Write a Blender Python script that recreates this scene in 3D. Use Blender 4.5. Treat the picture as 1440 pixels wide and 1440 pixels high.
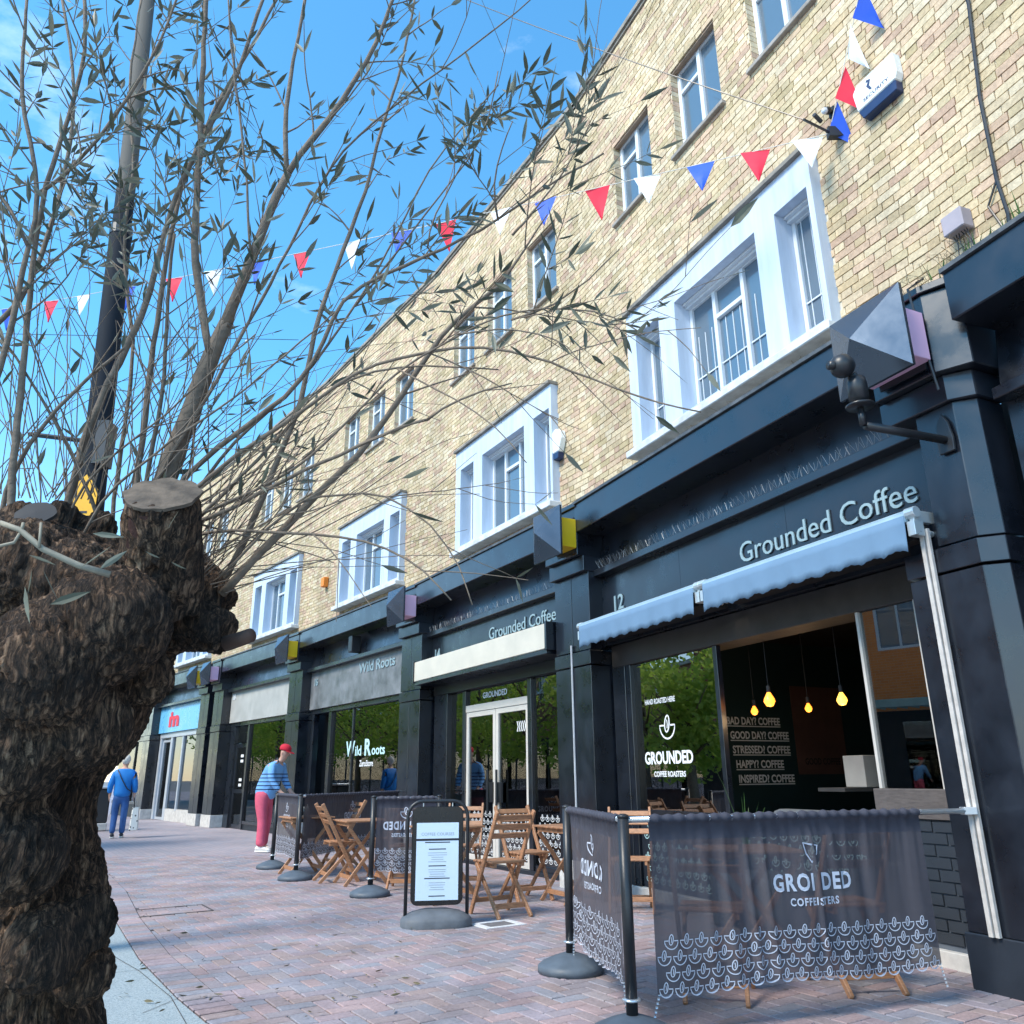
import bpy, bmesh, math, random
from mathutils import Vector, Matrix, noise
from math import radians, sin, cos, pi, sqrt, atan2

# ------------------------------------------------------------------ clear
for o in list(bpy.data.objects): bpy.data.objects.remove(o, do_unlink=True)
S = bpy.context.scene
COL = S.collection
random.seed(7)

# ------------------------------------------------------------------ camera
CAM_H = 1.2
F_PX, PITCH, ROLL = 1129.4734, 0.3185540, -0.0084584      # for a 1440 px square picture
cam = bpy.data.cameras.new('camera'); camo = bpy.data.objects.new('camera', cam); COL.objects.link(camo)
cam.sensor_width = 36; cam.sensor_fit = 'HORIZONTAL'; cam.lens = F_PX/1440*36
cam.clip_start = .05; cam.clip_end = 2000
_R = Vector((1,0,0)); _U = Vector((0,-sin(PITCH),cos(PITCH))); _F = Vector((0,cos(PITCH),sin(PITCH)))
_r = cos(ROLL)*_R + sin(ROLL)*_U; _u = -sin(ROLL)*_R + cos(ROLL)*_U
camo.matrix_world = Matrix(((_r.x,_u.x,-_F.x,0),(_r.y,_u.y,-_F.y,0),(_r.z,_u.z,-_F.z,CAM_H),(0,0,0,1)))
S.camera = camo

# ------------------------------------------------------------------ sky, sun, exposure
SUN_AZ, SUN_EL = radians(-126), radians(46)                  # clockwise from +Y
SKY_STRENGTH, SUN_STRENGTH, EXPOSURE = 0.15, 2.0, 1.33
W = bpy.data.worlds.new('World'); S.world = W; W.use_nodes = True
nt = W.node_tree; nt.nodes.clear()
out = nt.nodes.new('ShaderNodeOutputWorld'); bg = nt.nodes.new('ShaderNodeBackground')
sky = nt.nodes.new('ShaderNodeTexSky'); sky.sky_type = 'NISHITA'; sky.sun_disc = False
sky.sun_elevation = SUN_EL; sky.sun_rotation = SUN_AZ % (2*pi)
sky.altitude = 0; sky.air_density = 1.0; sky.dust_density = 0.2; sky.ozone_density = 1.2
tc = nt.nodes.new('ShaderNodeTexCoord'); mp = nt.nodes.new('ShaderNodeMapping')
mp.inputs['Scale'].default_value = (2.2, 3.2, 5.5); mp.inputs['Rotation'].default_value = (0.2, 0.1, 0.7)
nz = nt.nodes.new('ShaderNodeTexNoise'); nz.inputs['Scale'].default_value = 1.7; nz.inputs['Detail'].default_value = 8; nz.inputs['Roughness'].default_value = .58
rp = nt.nodes.new('ShaderNodeValToRGB'); rp.color_ramp.elements[0].position = .57; rp.color_ramp.elements[1].position = .80
rp.color_ramp.elements[1].color = (.55,.55,.55,1)
mx = nt.nodes.new('ShaderNodeMixRGB'); mx.inputs['Color2'].default_value = (5.0, 5.6, 6.2, 1)
nt.links.new(tc.outputs['Generated'], mp.inputs['Vector']); nt.links.new(mp.outputs[0], nz.inputs['Vector'])
nt.links.new(nz.outputs['Fac'], rp.inputs['Fac']); nt.links.new(rp.outputs['Color'], mx.inputs['Fac'])
tn = nt.nodes.new('ShaderNodeMixRGB'); tn.blend_type = 'MULTIPLY'; tn.inputs['Fac'].default_value = 1; 
sx = nt.nodes.new('ShaderNodeSeparateXYZ'); nt.links.new(tc.outputs['Generated'], sx.inputs[0])
hr = nt.nodes.new('ShaderNodeValToRGB'); hr.color_ramp.elements[0].position = .0; hr.color_ramp.elements[0].color = (.98,.96,.98,1)
hr.color_ramp.elements[1].position = .42; hr.color_ramp.elements[1].color = (.43,.93,1.06,1)
nt.links.new(sx.outputs[2], hr.inputs['Fac']); nt.links.new(hr.outputs[0], tn.inputs['Color2'])
nt.links.new(sky.outputs[0], tn.inputs['Color1']); nt.links.new(tn.outputs[0], mx.inputs['Color1']); nt.links.new(mx.outputs[0], bg.inputs['Color'])
bg.inputs['Strength'].default_value = SKY_STRENGTH; nt.links.new(bg.outputs[0], out.inputs['Surface'])
sl = bpy.data.lights.new('sun', 'SUN'); sl.energy = SUN_STRENGTH; sl.angle = radians(20); sl.color = (1.0,.90,.76)
so = bpy.data.objects.new('sun', sl); COL.objects.link(so); so.location = (-20,0,30)
_sd = Vector((sin(SUN_AZ)*cos(SUN_EL), cos(SUN_AZ)*cos(SUN_EL), sin(SUN_EL)))
so.rotation_euler = (-_sd).to_track_quat('-Z','Y').to_euler()
vs = S.view_settings; vs.view_transform = 'Standard'; vs.look = 'None'; vs.exposure = EXPOSURE; vs.gamma = 1; vs.use_curve_mapping = False
S.render.engine = 'CYCLES'

# ------------------------------------------------------------------ photograph geometry helpers
def ray(px, py):
    X = px-720; Y = 720-py; c, s = cos(ROLL), sin(ROLL)
    a = c*X-s*Y; b = s*X+c*Y
    return Vector((a, F_PX*cos(PITCH)-b*sin(PITCH), F_PX*sin(PITCH)+b*cos(PITCH)))
def at(px, py, Y):
    D = ray(px, py); t = Y/D.y; return Vector((D.x*t, Y, D.z*t+CAM_H))
def ground(px, py):
    D = ray(px, py); t = -CAM_H/D.z; return Vector((D.x*t, D.y*t, 0))
_WP = (1.4924341732501507, 8.978547741008658, 0.45974603940311226, 0.020650453072763617, -0.00047479754995554275)
def wall_pt(s):
    x0,y0,th,k,k2 = _WP
    if s < -4.35:
        p = wall_pt(-4.35); a = th+k*-4.35+k2*4.35**2
        return Vector((p.x-sin(a)*(s+4.35), p.y+cos(a)*(s+4.35)))
    n = 120; x, y = x0, y0
    for i in range(n):
        t = (i+.5)/n*s; a = th+k*t+k2*t*t; x -= sin(a)*s/n; y += cos(a)*s/n
    return Vector((x, y))
BS = [-9.5,-4.15,1.05,6.05,11.75,17.05,18.2,23.5,28.8]
FR = []
for i in range(8):
    A = wall_pt(BS[i]); B = wall_pt(BS[i+1]); L = (B-A).length; d = (B-A)/L
    FR.append((A, d, Vector((-d.y, d.x)), L))
def bay_pt(i, u, o, z):
    A,d,n,L = FR[i]; q = A+d*u+n*o; return Vector((q.x,q.y,z))

# ------------------------------------------------------------------ mesh builder
class MB:
    def __init__(s): s.v=[]; s.f=[]; s.mi=[]; s.cm=0
    def add(s, vs, fs):
        b=len(s.v); s.v += [tuple(p) for p in vs]; s.f += [tuple(b+i for i in f) for f in fs]; s.mi += [s.cm]*len(fs)
    def box(s, x0,x1,y0,y1,z0,z1, M=None, skip=()):
        P=[(x0,y0,z0),(x1,y0,z0),(x1,y1,z0),(x0,y1,z0),(x0,y0,z1),(x1,y0,z1),(x1,y1,z1),(x0,y1,z1)]
        if M is not None: P=[M@Vector(p) for p in P]
        F={'b':(0,3,2,1),'t':(4,5,6,7),'-y':(0,1,5,4),'+x':(1,2,6,5),'+y':(2,3,7,6),'-x':(3,0,4,7)}
        s.add(P,[f for k,f in F.items() if k not in skip])
    def prism(s, pts, h0, h1, f):
        """pts: 2-D outline, f(a,b,h)->point"""
        n=len(pts); P=[f(a,b,h0) for a,b in pts]+[f(a,b,h1) for a,b in pts]
        s.add(P,[tuple(range(n-1,-1,-1)),tuple(range(n,2*n))]+[(i,(i+1)%n,n+(i+1)%n,n+i) for i in range(n)])
    def tube(s, pts, rad, n=8, cap=True, up=None):
        pts=[Vector(p) for p in pts]; m=len(pts)
        if not hasattr(rad,'__len__'): rad=[rad]*m
        V=[]; t0=None; X=None
        for i,p in enumerate(pts):
            t=(pts[min(i+1,m-1)]-pts[max(i-1,0)])
            t = t.normalized() if t.length>1e-9 else Vector((0,0,1))
            if X is None:
                a=Vector((0,0,1)) if abs(t.z)<.9 else Vector((1,0,0)); X=t.cross(a).normalized()
            else:
                X=(X-t*X.dot(t)); X=X.normalized() if X.length>1e-6 else t.orthogonal().normalized()
            Y=t.cross(X)
            for k in range(n):
                a=2*pi*k/n; V.append(p+(X*cos(a)+Y*sin(a))*rad[i])
        F=[(i*n+k,i*n+(k+1)%n,(i+1)*n+(k+1)%n,(i+1)*n+k) for i in range(m-1) for k in range(n)]
        if cap: F+=[tuple(range(n-1,-1,-1)),tuple((m-1)*n+k for k in range(n))]
        s.add(V,F)
    def bar(s, a, b, w, t, up=(0,0,1)):
        """rectangular bar a->b, width w (across), thickness t (along up)"""
        a=Vector(a); b=Vector(b); d=(b-a).normalized(); up=Vector(up); X=d.cross(up).normalized(); Y=X.cross(d).normalized()
        P=[a+X*w/2*i+Y*t/2*j for i,j in((-1,-1),(1,-1),(1,1),(-1,1))]+[b+X*w/2*i+Y*t/2*j for i,j in((-1,-1),(1,-1),(1,1),(-1,1))]
        s.add(P,[(0,3,2,1),(4,5,6,7),(0,1,5,4),(1,2,6,5),(2,3,7,6),(3,0,4,7)])
    def lathe(s, prof, n=24, c=(0,0,0), sx=1, sy=1):
        m=len(prof); V=[(c[0]+r*cos(2*pi*k/n)*sx,c[1]+r*sin(2*pi*k/n)*sy,c[2]+z) for r,z in prof for k in range(n)]
        F=[(i*n+k,i*n+(k+1)%n,(i+1)*n+(k+1)%n,(i+1)*n+k) for i in range(m-1) for k in range(n)]
        F+=[tuple(range(n-1,-1,-1)),tuple((m-1)*n+k for k in range(n))]
        s.add(V,F)
    def ball(s, c, r, n=12, m=8, sc=(1,1,1), M=None):
        V=[]; F=[]
        for i in range(m+1):
            t=pi*i/m
            for k in range(n):
                p=Vector((sin(t)*cos(2*pi*k/n)*r*sc[0],sin(t)*sin(2*pi*k/n)*r*sc[1],cos(t)*r*sc[2]))
                if M is not None: p=M@p
                V.append(p+Vector(c))
        for i in range(m):
            for k in range(n): F.append((i*n+k,(i+1)*n+k,(i+1)*n+(k+1)%n,i*n+(k+1)%n))
        s.add(V,F)
    def ribbon(s, pts, w, f, closed=False):
        """flat stroke of width w along a 2-D polyline; f(a,b)->3-D point"""
        n=len(pts); V=[]
        for i,p in enumerate(pts):
            a=pts[(i-1)%n] if (closed or i>0) else p; b=pts[(i+1)%n] if (closed or i<n-1) else p
            tx,ty=b[0]-a[0],b[1]-a[1]; l=sqrt(tx*tx+ty*ty) or 1; nx,ny=-ty/l*w/2,tx/l*w/2
            V+= [f(p[0]+nx,p[1]+ny), f(p[0]-nx,p[1]-ny)]
        F=[(2*i,2*i+1,2*((i+1)%n)+1,2*((i+1)%n)) for i in range(n if closed else n-1)]
        s.add(V,F)
    def build_split(s, name, m, parent=None, bevel=0):
        """every box of this builder becomes an object of its own"""
        for k in range(len(s.v)//8):
            q=MB(); q.v=s.v[8*k:8*k+8]; q.f=[tuple(i-8*k for i in f) for f in s.f[6*k:6*k+6]]; q.mi=[0]*6; q.build(name,m,parent,bevel=bevel)
    def build(s, name, mats, parent=None, smooth=False, bevel=0, seg=1, loc=None, rotz=None):
        me=bpy.data.meshes.new(name); me.from_pydata(s.v,[],s.f)
        ms=mats if isinstance(mats,(list,tuple)) else [mats]
        for m in ms: me.materials.append(m)
        if len(ms)>1: me.polygons.foreach_set('material_index', s.mi)
        if smooth: me.polygons.foreach_set('use_smooth',[True]*len(me.polygons))
        me.update()
        o=bpy.data.objects.new(name,me); COL.objects.link(o)
        if parent is not None: o.parent=parent
        if loc is not None: o.location=loc
        if rotz is not None: o.rotation_euler=(0,0,rotz)
        if bevel:
            b=o.modifiers.new('bevel','BEVEL'); b.width=bevel; b.segments=seg; b.limit_method='ANGLE'; b.angle_limit=radians(40)
        return o
def tag(o, label=None, cat=None, group=None, kind=None):
    for k,v in (('label',label),('category',cat),('group',group),('kind',kind)):
        if v: o[k]=v
    return o
def empty(name, loc=(0,0,0), rz=0, label=None, cat=None, group=None):
    o=bpy.data.objects.new(name,None); COL.objects.link(o); o.location=loc; o.rotation_euler=(0,0,rz); o.empty_display_size=.2
    return tag(o,label,cat,group)
def children(o): return [c for c in bpy.data.objects if c.parent is o]
def copy_tree(o, parent=None):
    c=o.copy(); COL.objects.link(c); c.parent=parent
    for ch in children(o): copy_tree(ch,c)
    return c
_tc={}
def text2d(txt, size=1, bold=0, res=3, spacing=1.0):
    """outline mesh of a line of lettering: verts (x,y), faces; origin at left of baseline"""
    key=(txt,size,bold,res,spacing)
    if key in _tc: return _tc[key]
    cu=bpy.data.curves.new('t','FONT'); cu.body=txt; cu.size=size; cu.resolution_u=res; cu.offset=bold; cu.fill_mode='FRONT'; cu.space_character=spacing
    o=bpy.data.objects.new('t',cu); COL.objects.link(o)
    dg=bpy.context.evaluated_depsgraph_get(); me=o.evaluated_get(dg).to_mesh()
    v=[(p.co.x,p.co.y) for p in me.vertices]; f=[tuple(p.vertices) for p in me.polygons]
    o.evaluated_get(dg).to_mesh_clear(); bpy.data.objects.remove(o,do_unlink=True); bpy.data.curves.remove(cu)
    w=max([p[0] for p in v],default=0)
    _tc[key]=(v,f,w); return _tc[key]
def put_text(mb, txt, f, size, bold=0, width=None, center=False, spacing=1.0):
    """f(x,y)->3-D"""
    v,fa,w=text2d(txt,size,bold,3,spacing); k=1 if width is None else width/w
    off=-w*k/2 if center else 0
    mb.add([f(x*k+off,y) for x,y in v],fa)

# ------------------------------------------------------------------ materials
MT={}
def mat(name, col=(.5,.5,.5), rough=.6, metal=0, var=.12, vs=4, bump=0, bs=60, spec=.5, rvar=.1, coat=0, det=5, stretch=None, emit=None, estr=0, coords='Object', alpha=1, sss=0):
    if name in MT: return MT[name]
    m=bpy.data.materials.new(name); m.use_nodes=True; n=m.node_tree.nodes; l=m.node_tree.links
    b=n['Principled BSDF']; b.inputs['Roughness'].default_value=rough; b.inputs['Metallic'].default_value=metal
    b.inputs['Specular IOR Level'].default_value=spec; b.inputs['Coat Weight'].default_value=coat; b.inputs['Coat Roughness'].default_value=.16
    t=n.new('ShaderNodeTexCoord'); src=t.outputs[coords]
    if stretch:
        mp=n.new('ShaderNodeMapping'); mp.inputs['Scale'].default_value=stretch; l.new(src,mp.inputs['Vector']); src=mp.outputs[0]
    if var or rvar:
        z=n.new('ShaderNodeTexNoise'); z.inputs['Scale'].default_value=vs; z.inputs['Detail'].default_value=det; z.inputs['Roughness'].default_value=.6; l.new(src,z.inputs['Vector'])
        r=n.new('ShaderNodeValToRGB'); r.color_ramp.elements[0].position=.3; r.color_ramp.elements[1].position=.72
        r.color_ramp.elements[0].color=tuple(max(0,c*(1-var)) for c in col)+(1,); r.color_ramp.elements[1].color=tuple(min(1,c*(1+var)) for c in col)+(1,)
        l.new(z.outputs['Fac'],r.inputs['Fac']); l.new(r.outputs['Color'],b.inputs['Base Color'])
        if rvar:
            mr=n.new('ShaderNodeMapRange'); mr.inputs['From Min'].default_value=.3; mr.inputs['From Max'].default_value=.7
            mr.inputs['To Min'].default_value=max(0,rough-rvar); mr.inputs['To Max'].default_value=min(1,rough+rvar)
            l.new(z.outputs['Fac'],mr.inputs['Value']); l.new(mr.outputs[0],b.inputs['Roughness'])
    else: b.inputs['Base Color'].default_value=tuple(col)+(1,)
    if bump:
        z2=n.new('ShaderNodeTexNoise'); z2.inputs['Scale'].default_value=bs; z2.inputs['Detail'].default_value=4; l.new(src,z2.inputs['Vector'])
        bp=n.new('ShaderNodeBump'); bp.inputs['Strength'].default_value=bump; bp.inputs['Distance'].default_value=.01
        l.new(z2.outputs['Fac'],bp.inputs['Height']); l.new(bp.outputs[0],b.inputs['Normal'])
    if emit: b.inputs['Emission Color'].default_value=tuple(emit)+(1,); b.inputs['Emission Strength'].default_value=estr
    if alpha<1: b.inputs['Alpha'].default_value=alpha
    MT[name]=m; return m
def ramp_mat(name, cols, rough=.8, source='island', bump=.25, bs=90, noise_amt=.25, ns=30, spec=.35, rvar=0, stain=(.78,1.10), st=(1,1,.3)):
    """colour picked per brick / block, with grain on top"""
    if name in MT: return MT[name]
    m=bpy.data.materials.new(name); m.use_nodes=True; n=m.node_tree.nodes; l=m.node_tree.links
    b=n['Principled BSDF']; b.inputs['Roughness'].default_value=rough; b.inputs['Specular IOR Level'].default_value=spec
    if source=='island': g=n.new('ShaderNodeNewGeometry'); rnd=g.outputs['Random Per Island']
    else: g=n.new('ShaderNodeObjectInfo'); rnd=g.outputs['Random']
    r=n.new('ShaderNodeValToRGB'); r.color_ramp.interpolation='CONSTANT'
    e=r.color_ramp.elements
    while len(e)<len(cols): e.new(.5)
    for i,c in enumerate(cols): e[i].position=i/len(cols); e[i].color=tuple(c)+(1,)
    l.new(rnd,r.inputs['Fac'])
    t=n.new('ShaderNodeNewGeometry'); z=n.new('ShaderNodeTexNoise'); z.inputs['Scale'].default_value=ns; z.inputs['Detail'].default_value=6; z.inputs['Roughness'].default_value=.7
    l.new(t.outputs['Position'],z.inputs['Vector'])
    z3=n.new('ShaderNodeTexNoise'); z3.inputs['Scale'].default_value=1.6; z3.inputs['Detail'].default_value=8; z3.inputs['Roughness'].default_value=.62; mp3=n.new('ShaderNodeMapping'); mp3.inputs['Scale'].default_value=st; l.new(t.outputs['Position'],mp3.inputs['Vector']); l.new(mp3.outputs[0],z3.inputs['Vector'])
    mr=n.new('ShaderNodeMapRange'); mr.inputs['From Min'].default_value=.3; mr.inputs['From Max'].default_value=.7; mr.inputs['To Min'].default_value=1-noise_amt; mr.inputs['To Max'].default_value=1+noise_amt
    l.new(z.outputs['Fac'],mr.inputs['Value'])
    mr2=n.new('ShaderNodeMapRange'); mr2.inputs['From Min'].default_value=.35; mr2.inputs['From Max'].default_value=.68; mr2.inputs['To Min'].default_value=stain[0]; mr2.inputs['To Max'].default_value=stain[1]
    l.new(z3.outputs['Fac'],mr2.inputs['Value'])
    mm=n.new('ShaderNodeMath'); mm.operation='MULTIPLY'; l.new(mr.outputs[0],mm.inputs[0]); l.new(mr2.outputs[0],mm.inputs[1])
    vm=n.new('ShaderNodeVectorMath'); vm.operation='SCALE'; l.new(r.outputs['Color'],vm.inputs[0]); l.new(mm.outputs[0],vm.inputs['Scale'])
    if name.startswith('paving'):                               # trodden-in gum and spots
        vg=n.new('ShaderNodeTexVoronoi'); vg.inputs['Scale'].default_value=4.2; l.new(t.outputs['Position'],vg.inputs['Vector'])
        gm=n.new('ShaderNodeMapRange'); gm.inputs['From Min'].default_value=.055; gm.inputs['From Max'].default_value=.085; gm.inputs['To Min'].default_value=.62; gm.inputs['To Max'].default_value=1; l.new(vg.outputs['Distance'],gm.inputs['Value'])
        vm2=n.new('ShaderNodeVectorMath'); vm2.operation='SCALE'; l.new(vm.outputs[0],vm2.inputs[0]); l.new(gm.outputs[0],vm2.inputs['Scale']); vm=vm2
    l.new(vm.outputs[0],b.inputs['Base Color'])
    if bump:
        z2=n.new('ShaderNodeTexNoise'); z2.inputs['Scale'].default_value=bs; z2.inputs['Detail'].default_value=4; l.new(t.outputs['Position'],z2.inputs['Vector'])
        bp=n.new('ShaderNodeBump'); bp.inputs['Strength'].default_value=bump; bp.inputs['Distance'].default_value=.006
        l.new(z2.outputs['Fac'],bp.inputs['Height']); l.new(bp.outputs[0],b.inputs['Normal'])
    MT[name]=m; return m
def glass(name, ior=1.9, tint=(.75,.82,.82), body=None):
    """pane: mirror reflection by Fresnel over clear (or dark solid) glass"""
    if name in MT: return MT[name]
    m=bpy.data.materials.new(name); m.use_nodes=True; n=m.node_tree.nodes; l=m.node_tree.links; n.clear()
    o=n.new('ShaderNodeOutputMaterial'); mixn=n.new('ShaderNodeMixShader'); fr=n.new('ShaderNodeFresnel'); fr.inputs['IOR'].default_value=ior
    gl=n.new('ShaderNodeBsdfGlossy'); gl.inputs['Roughness'].default_value=.004
    z=n.new('ShaderNodeTexNoise'); z.inputs['Scale'].default_value=.9; z.inputs['Detail'].default_value=1; g=n.new('ShaderNodeNewGeometry'); l.new(g.outputs['Position'],z.inputs['Vector'])
    bp=n.new('ShaderNodeBump'); bp.inputs['Strength'].default_value=.05; bp.inputs['Distance'].default_value=.02; l.new(z.outputs['Fac'],bp.inputs['Height']); l.new(bp.outputs[0],gl.inputs['Normal'])
    if body is None: t=n.new('ShaderNodeBsdfTransparent'); t.inputs['Color'].default_value=tint+(1,)
    else: t=n.new('ShaderNodeBsdfDiffuse'); t.inputs['Color'].default_value=body+(1,)
    l.new(fr.outputs[0],mixn.inputs[0]); l.new(t.outputs[0],mixn.inputs[1]); l.new(gl.outputs[0],mixn.inputs[2]); l.new(mixn.outputs[0],o.inputs['Surface'])
    MT[name]=m; return m

BUFF=[(.61,.48,.30),(.57,.445,.275),(.65,.53,.35),(.53,.405,.245),(.59,.44,.295),(.47,.37,.23),(.64,.51,.34),(.59,.475,.315),(.60,.43,.30),(.66,.555,.39),(.53,.43,.265),(.62,.48,.31),(.55,.39,.27),(.47,.325,.23),(.46,.365,.21),(.64,.535,.375),(.58,.46,.31),(.62,.50,.33)]
M_BRICK=ramp_mat('buff_brick',BUFF); M_BRICK1=ramp_mat('buff_brick_single',BUFF,source='object')
M_MORTAR=mat('mortar',(.62,.56,.45),.9,var=.18,vs=9,bump=.3,bs=140,spec=.2)
M_BLACK=mat('shopfront_paint',(.008,.011,.018),.33,var=.45,vs=3.2,bump=.02,bs=30,rvar=.12,spec=.6,coat=.45)
M_BLACKR=mat('dull_black_paint',(.014,.019,.028),.5,var=.3,vs=3,bump=.05,bs=60,rvar=.1)
M_BLACKM=mat('black_metal',(.02,.022,.026),.38,var=.2,rvar=.08)
M_WHITE=mat('surround_paint',(.54,.62,.73),.55,var=.13,vs=1.6,stretch=(5,5,.7),bump=.12,bs=12,rvar=.1)
M_FRAME=mat('window_frame_white',(.66,.70,.74),.4,var=.04,vs=6)
M_SLATE=mat('sill_stone',(.30,.27,.24),.8,var=.3,vs=12,bump=.2,bs=70)
M_COPING=mat('coping',(.24,.22,.19),.85,var=.45,vs=5,bump=.3,bs=40)
M_LINTEL=mat('rust_lintel',(.34,.24,.17),.7,var=.3,vs=8)
M_STONE=mat('plinth_stone',(.55,.54,.52),.75,var=.2,vs=10,bump=.15,bs=80)
M_UPGLASS=glass('upper_glass',2.3,body=(.10,.15,.20))
M_GLASS=glass('shop_glass',2.9,tint=(.6,.68,.68))
M_GLASSD=glass('shop_glass_dark',3.4,tint=(.5,.56,.56))
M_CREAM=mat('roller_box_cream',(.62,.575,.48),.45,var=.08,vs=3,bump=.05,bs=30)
M_ALU=mat('aluminium',(.62,.63,.64),.35,metal=.6,var=.08,vs=8)
M_CONDUIT=mat('conduit_white',(.52,.485,.45),.5,var=.15,vs=15)
M_LETTER=mat('fascia_letters',(.27,.38,.42),.5,var=.05,rvar=.05)
M_LETTERW=mat('white_lettering',(.82,.84,.85),.5,var=.03,rvar=.05)
M_TEALW=mat('pale_teal_lettering',(.50,.74,.74),.5,var=.05,rvar=.05)
M_AWN=mat('awning_fabric',(.13,.225,.34),.85,var=.08,vs=3,bump=.1,bs=300)
M_AWNBAR=mat('awning_bar',(.34,.46,.54),.4,metal=.2,var=.06)
M_WOOD=mat('acacia_wood',(.40,.20,.105),.5,var=.4,vs=7,stretch=(3,3,22),bump=.1,bs=40,rvar=.12)
M_YEL=mat('yellow_box',(.85,.55,.02),.45,var=.04); M_PINK=mat('pink_box',(.80,.50,.68),.45,var=.04)
M_PYR=mat('pyramid_steel',(.10,.12,.15),.24,metal=.75,var=.12,vs=3,rvar=.06)
M_TEALWALL=mat('teal_wall',(.007,.030,.034),.7,var=.15,vs=2)
M_DARK=mat('dark_interior',(.03,.03,.032),.8,var=.2)
M_DARKB=mat('black_interior',(.012,.012,.014),.8,var=.2)
M_PALE=mat('pale_interior',(.62,.58,.46),.7,var=.08)
M_BULBGL=mat('bulb_glow',(1,.5,.1),.3,var=0,rvar=0,emit=(1,.24,.02),estr=1.5)
M_BULBY=mat('bulb_glow_yellow',(1,.7,.2),.3,var=0,rvar=0,emit=(1,.46,.05),estr=1.5)
M_GREEN=mat('leaf_green',(.07,.16,.035),.5,var=.4,vs=9)
# ================================================================== GROUND
def proj(p):
    z=p[2]-CAM_H; d=p[1]*cos(PITCH)+z*sin(PITCH); u=-p[1]*sin(PITCH)+z*cos(PITCH)
    if d<.05: return (-9999,-9999)
    a=F_PX*p[0]/d; b=F_PX*u/d; c,s=cos(ROLL),sin(ROLL)
    return (720+c*a+s*b, 720-(-s*a+c*b))
PAVE=[(.035+t_[0]*.97,.03+t_[1]*.93,.025+t_[2]*.92) for t_ in ((.33,.265,.29),(.28,.28,.33),(.35,.265,.275),(.30,.265,.295),(.27,.28,.325),(.33,.295,.31),(.31,.255,.265),(.37,.28,.285),(.29,.26,.285),(.34,.275,.305),(.27,.275,.32),(.33,.26,.255),(.31,.275,.315))]
M_PAVE=ramp_mat('paving_block',PAVE,rough=.72,bump=.35,bs=160,noise_amt=.24,ns=45,spec=.4,stain=(.70,1.12),st=(1,1,1))
M_PAVE1=ramp_mat('paving_block_single',PAVE,rough=.72,source='object',bump=.35,bs=160,noise_amt=.24,ns=45,spec=.4,stain=(.70,1.12),st=(1,1,1))
M_BED=mat('jointing_sand',(.04,.035,.036),.95,var=.3,vs=20)
M_EARTH=mat('far_ground',(.20,.19,.19),.9,var=.2,vs=.2)
m=bpy.data.materials.new('far_paving'); m.use_nodes=True; n=m.node_tree.nodes; l=m.node_tree.links; b=n['Principled BSDF']; b.inputs['Roughness'].default_value=.72
t=n.new('ShaderNodeNewGeometry'); mp=n.new('ShaderNodeMapping'); mp.inputs['Rotation'].default_value=(0,0,radians(-122)); l.new(t.outputs['Position'],mp.inputs['Vector'])
br=n.new('ShaderNodeTexBrick'); br.inputs['Scale'].default_value=1; br.inputs['Brick Width'].default_value=.21; br.inputs['Row Height'].default_value=.105; br.inputs['Mortar Size'].default_value=.004
br.inputs['Color1'].default_value=(.38,.31,.325,1); br.inputs['Color2'].default_value=(.31,.285,.315,1); br.inputs['Mortar'].default_value=(.22,.20,.21,1); br.inputs['Bias'].default_value=0
l.new(mp.outputs[0],br.inputs['Vector'])
z=n.new('ShaderNodeTexNoise'); z.inputs['Scale'].default_value=.7; z.inputs['Detail'].default_value=6; l.new(t.outputs['Position'],z.inputs['Vector'])
mr=n.new('ShaderNodeMapRange'); mr.inputs['From Min'].default_value=.3; mr.inputs['From Max'].default_value=.7; mr.inputs['To Min'].default_value=.85; mr.inputs['To Max'].default_value=1.15; l.new(z.outputs['Fac'],mr.inputs['Value'])
vm=n.new('ShaderNodeVectorMath'); vm.operation='SCALE'; l.new(br.outputs['Color'],vm.inputs[0]); l.new(mr.outputs[0],vm.inputs['Scale']); l.new(vm.outputs[0],b.inputs['Base Color'])
M_FARPAVE=m
g=MB(); g.box(-700,700,-700,700,-.2,-.03); tag(g.build('ground',M_EARTH),kind='structure')
g=MB(); g.add([(-70,-40,-.012),(60,-40,-.012),(60,120,-.012),(-70,120,-.012)],[(0,1,2,3)]); PAVEMENT=tag(g.build('pavement',M_FARPAVE),kind='structure')

# edge between block paving and the gravelly tree surround (a gently bending line)
EDGE=[Vector(p) for p in ((1.6,.9),(.55,2.1),(-.62,3.55),(-1.62,4.80),(-1.96,5.28),(-2.66,6.36),(-3.60,8.0),(-4.6,9.9),(-6.2,12.6),(-9.0,17.0))]
def edge_x(y, off=0):
    for a,b2 in zip(EDGE,EDGE[1:]):
        if a.y<=y<=b2.y: return a.x+(b2.x-a.x)*(y-a.y)/(b2.y-a.y)+off
    return EDGE[-1].x
BAND=.215
def edge_dist(p):
    best=9; sgn=1
    for a,b2 in zip(EDGE,EDGE[1:]):
        d=b2-a; t=max(0,min(1,(p-a).dot(d)/d.length_squared)); q=a+d*t; r=(p-q).length
        if r<best: best=r; sgn=1 if d.x*(p.y-a.y)-d.y*(p.x-a.x)<0 else -1
    return best*sgn                                            # + on the paving side
def wall_dist(p):
    best=1e9
    for A,d,nn,L in FR:
        u=(p-A).dot(d)
        if -.2<=u<=L+.2: best=min(best,(p-A).dot(nn))
    return best
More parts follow.
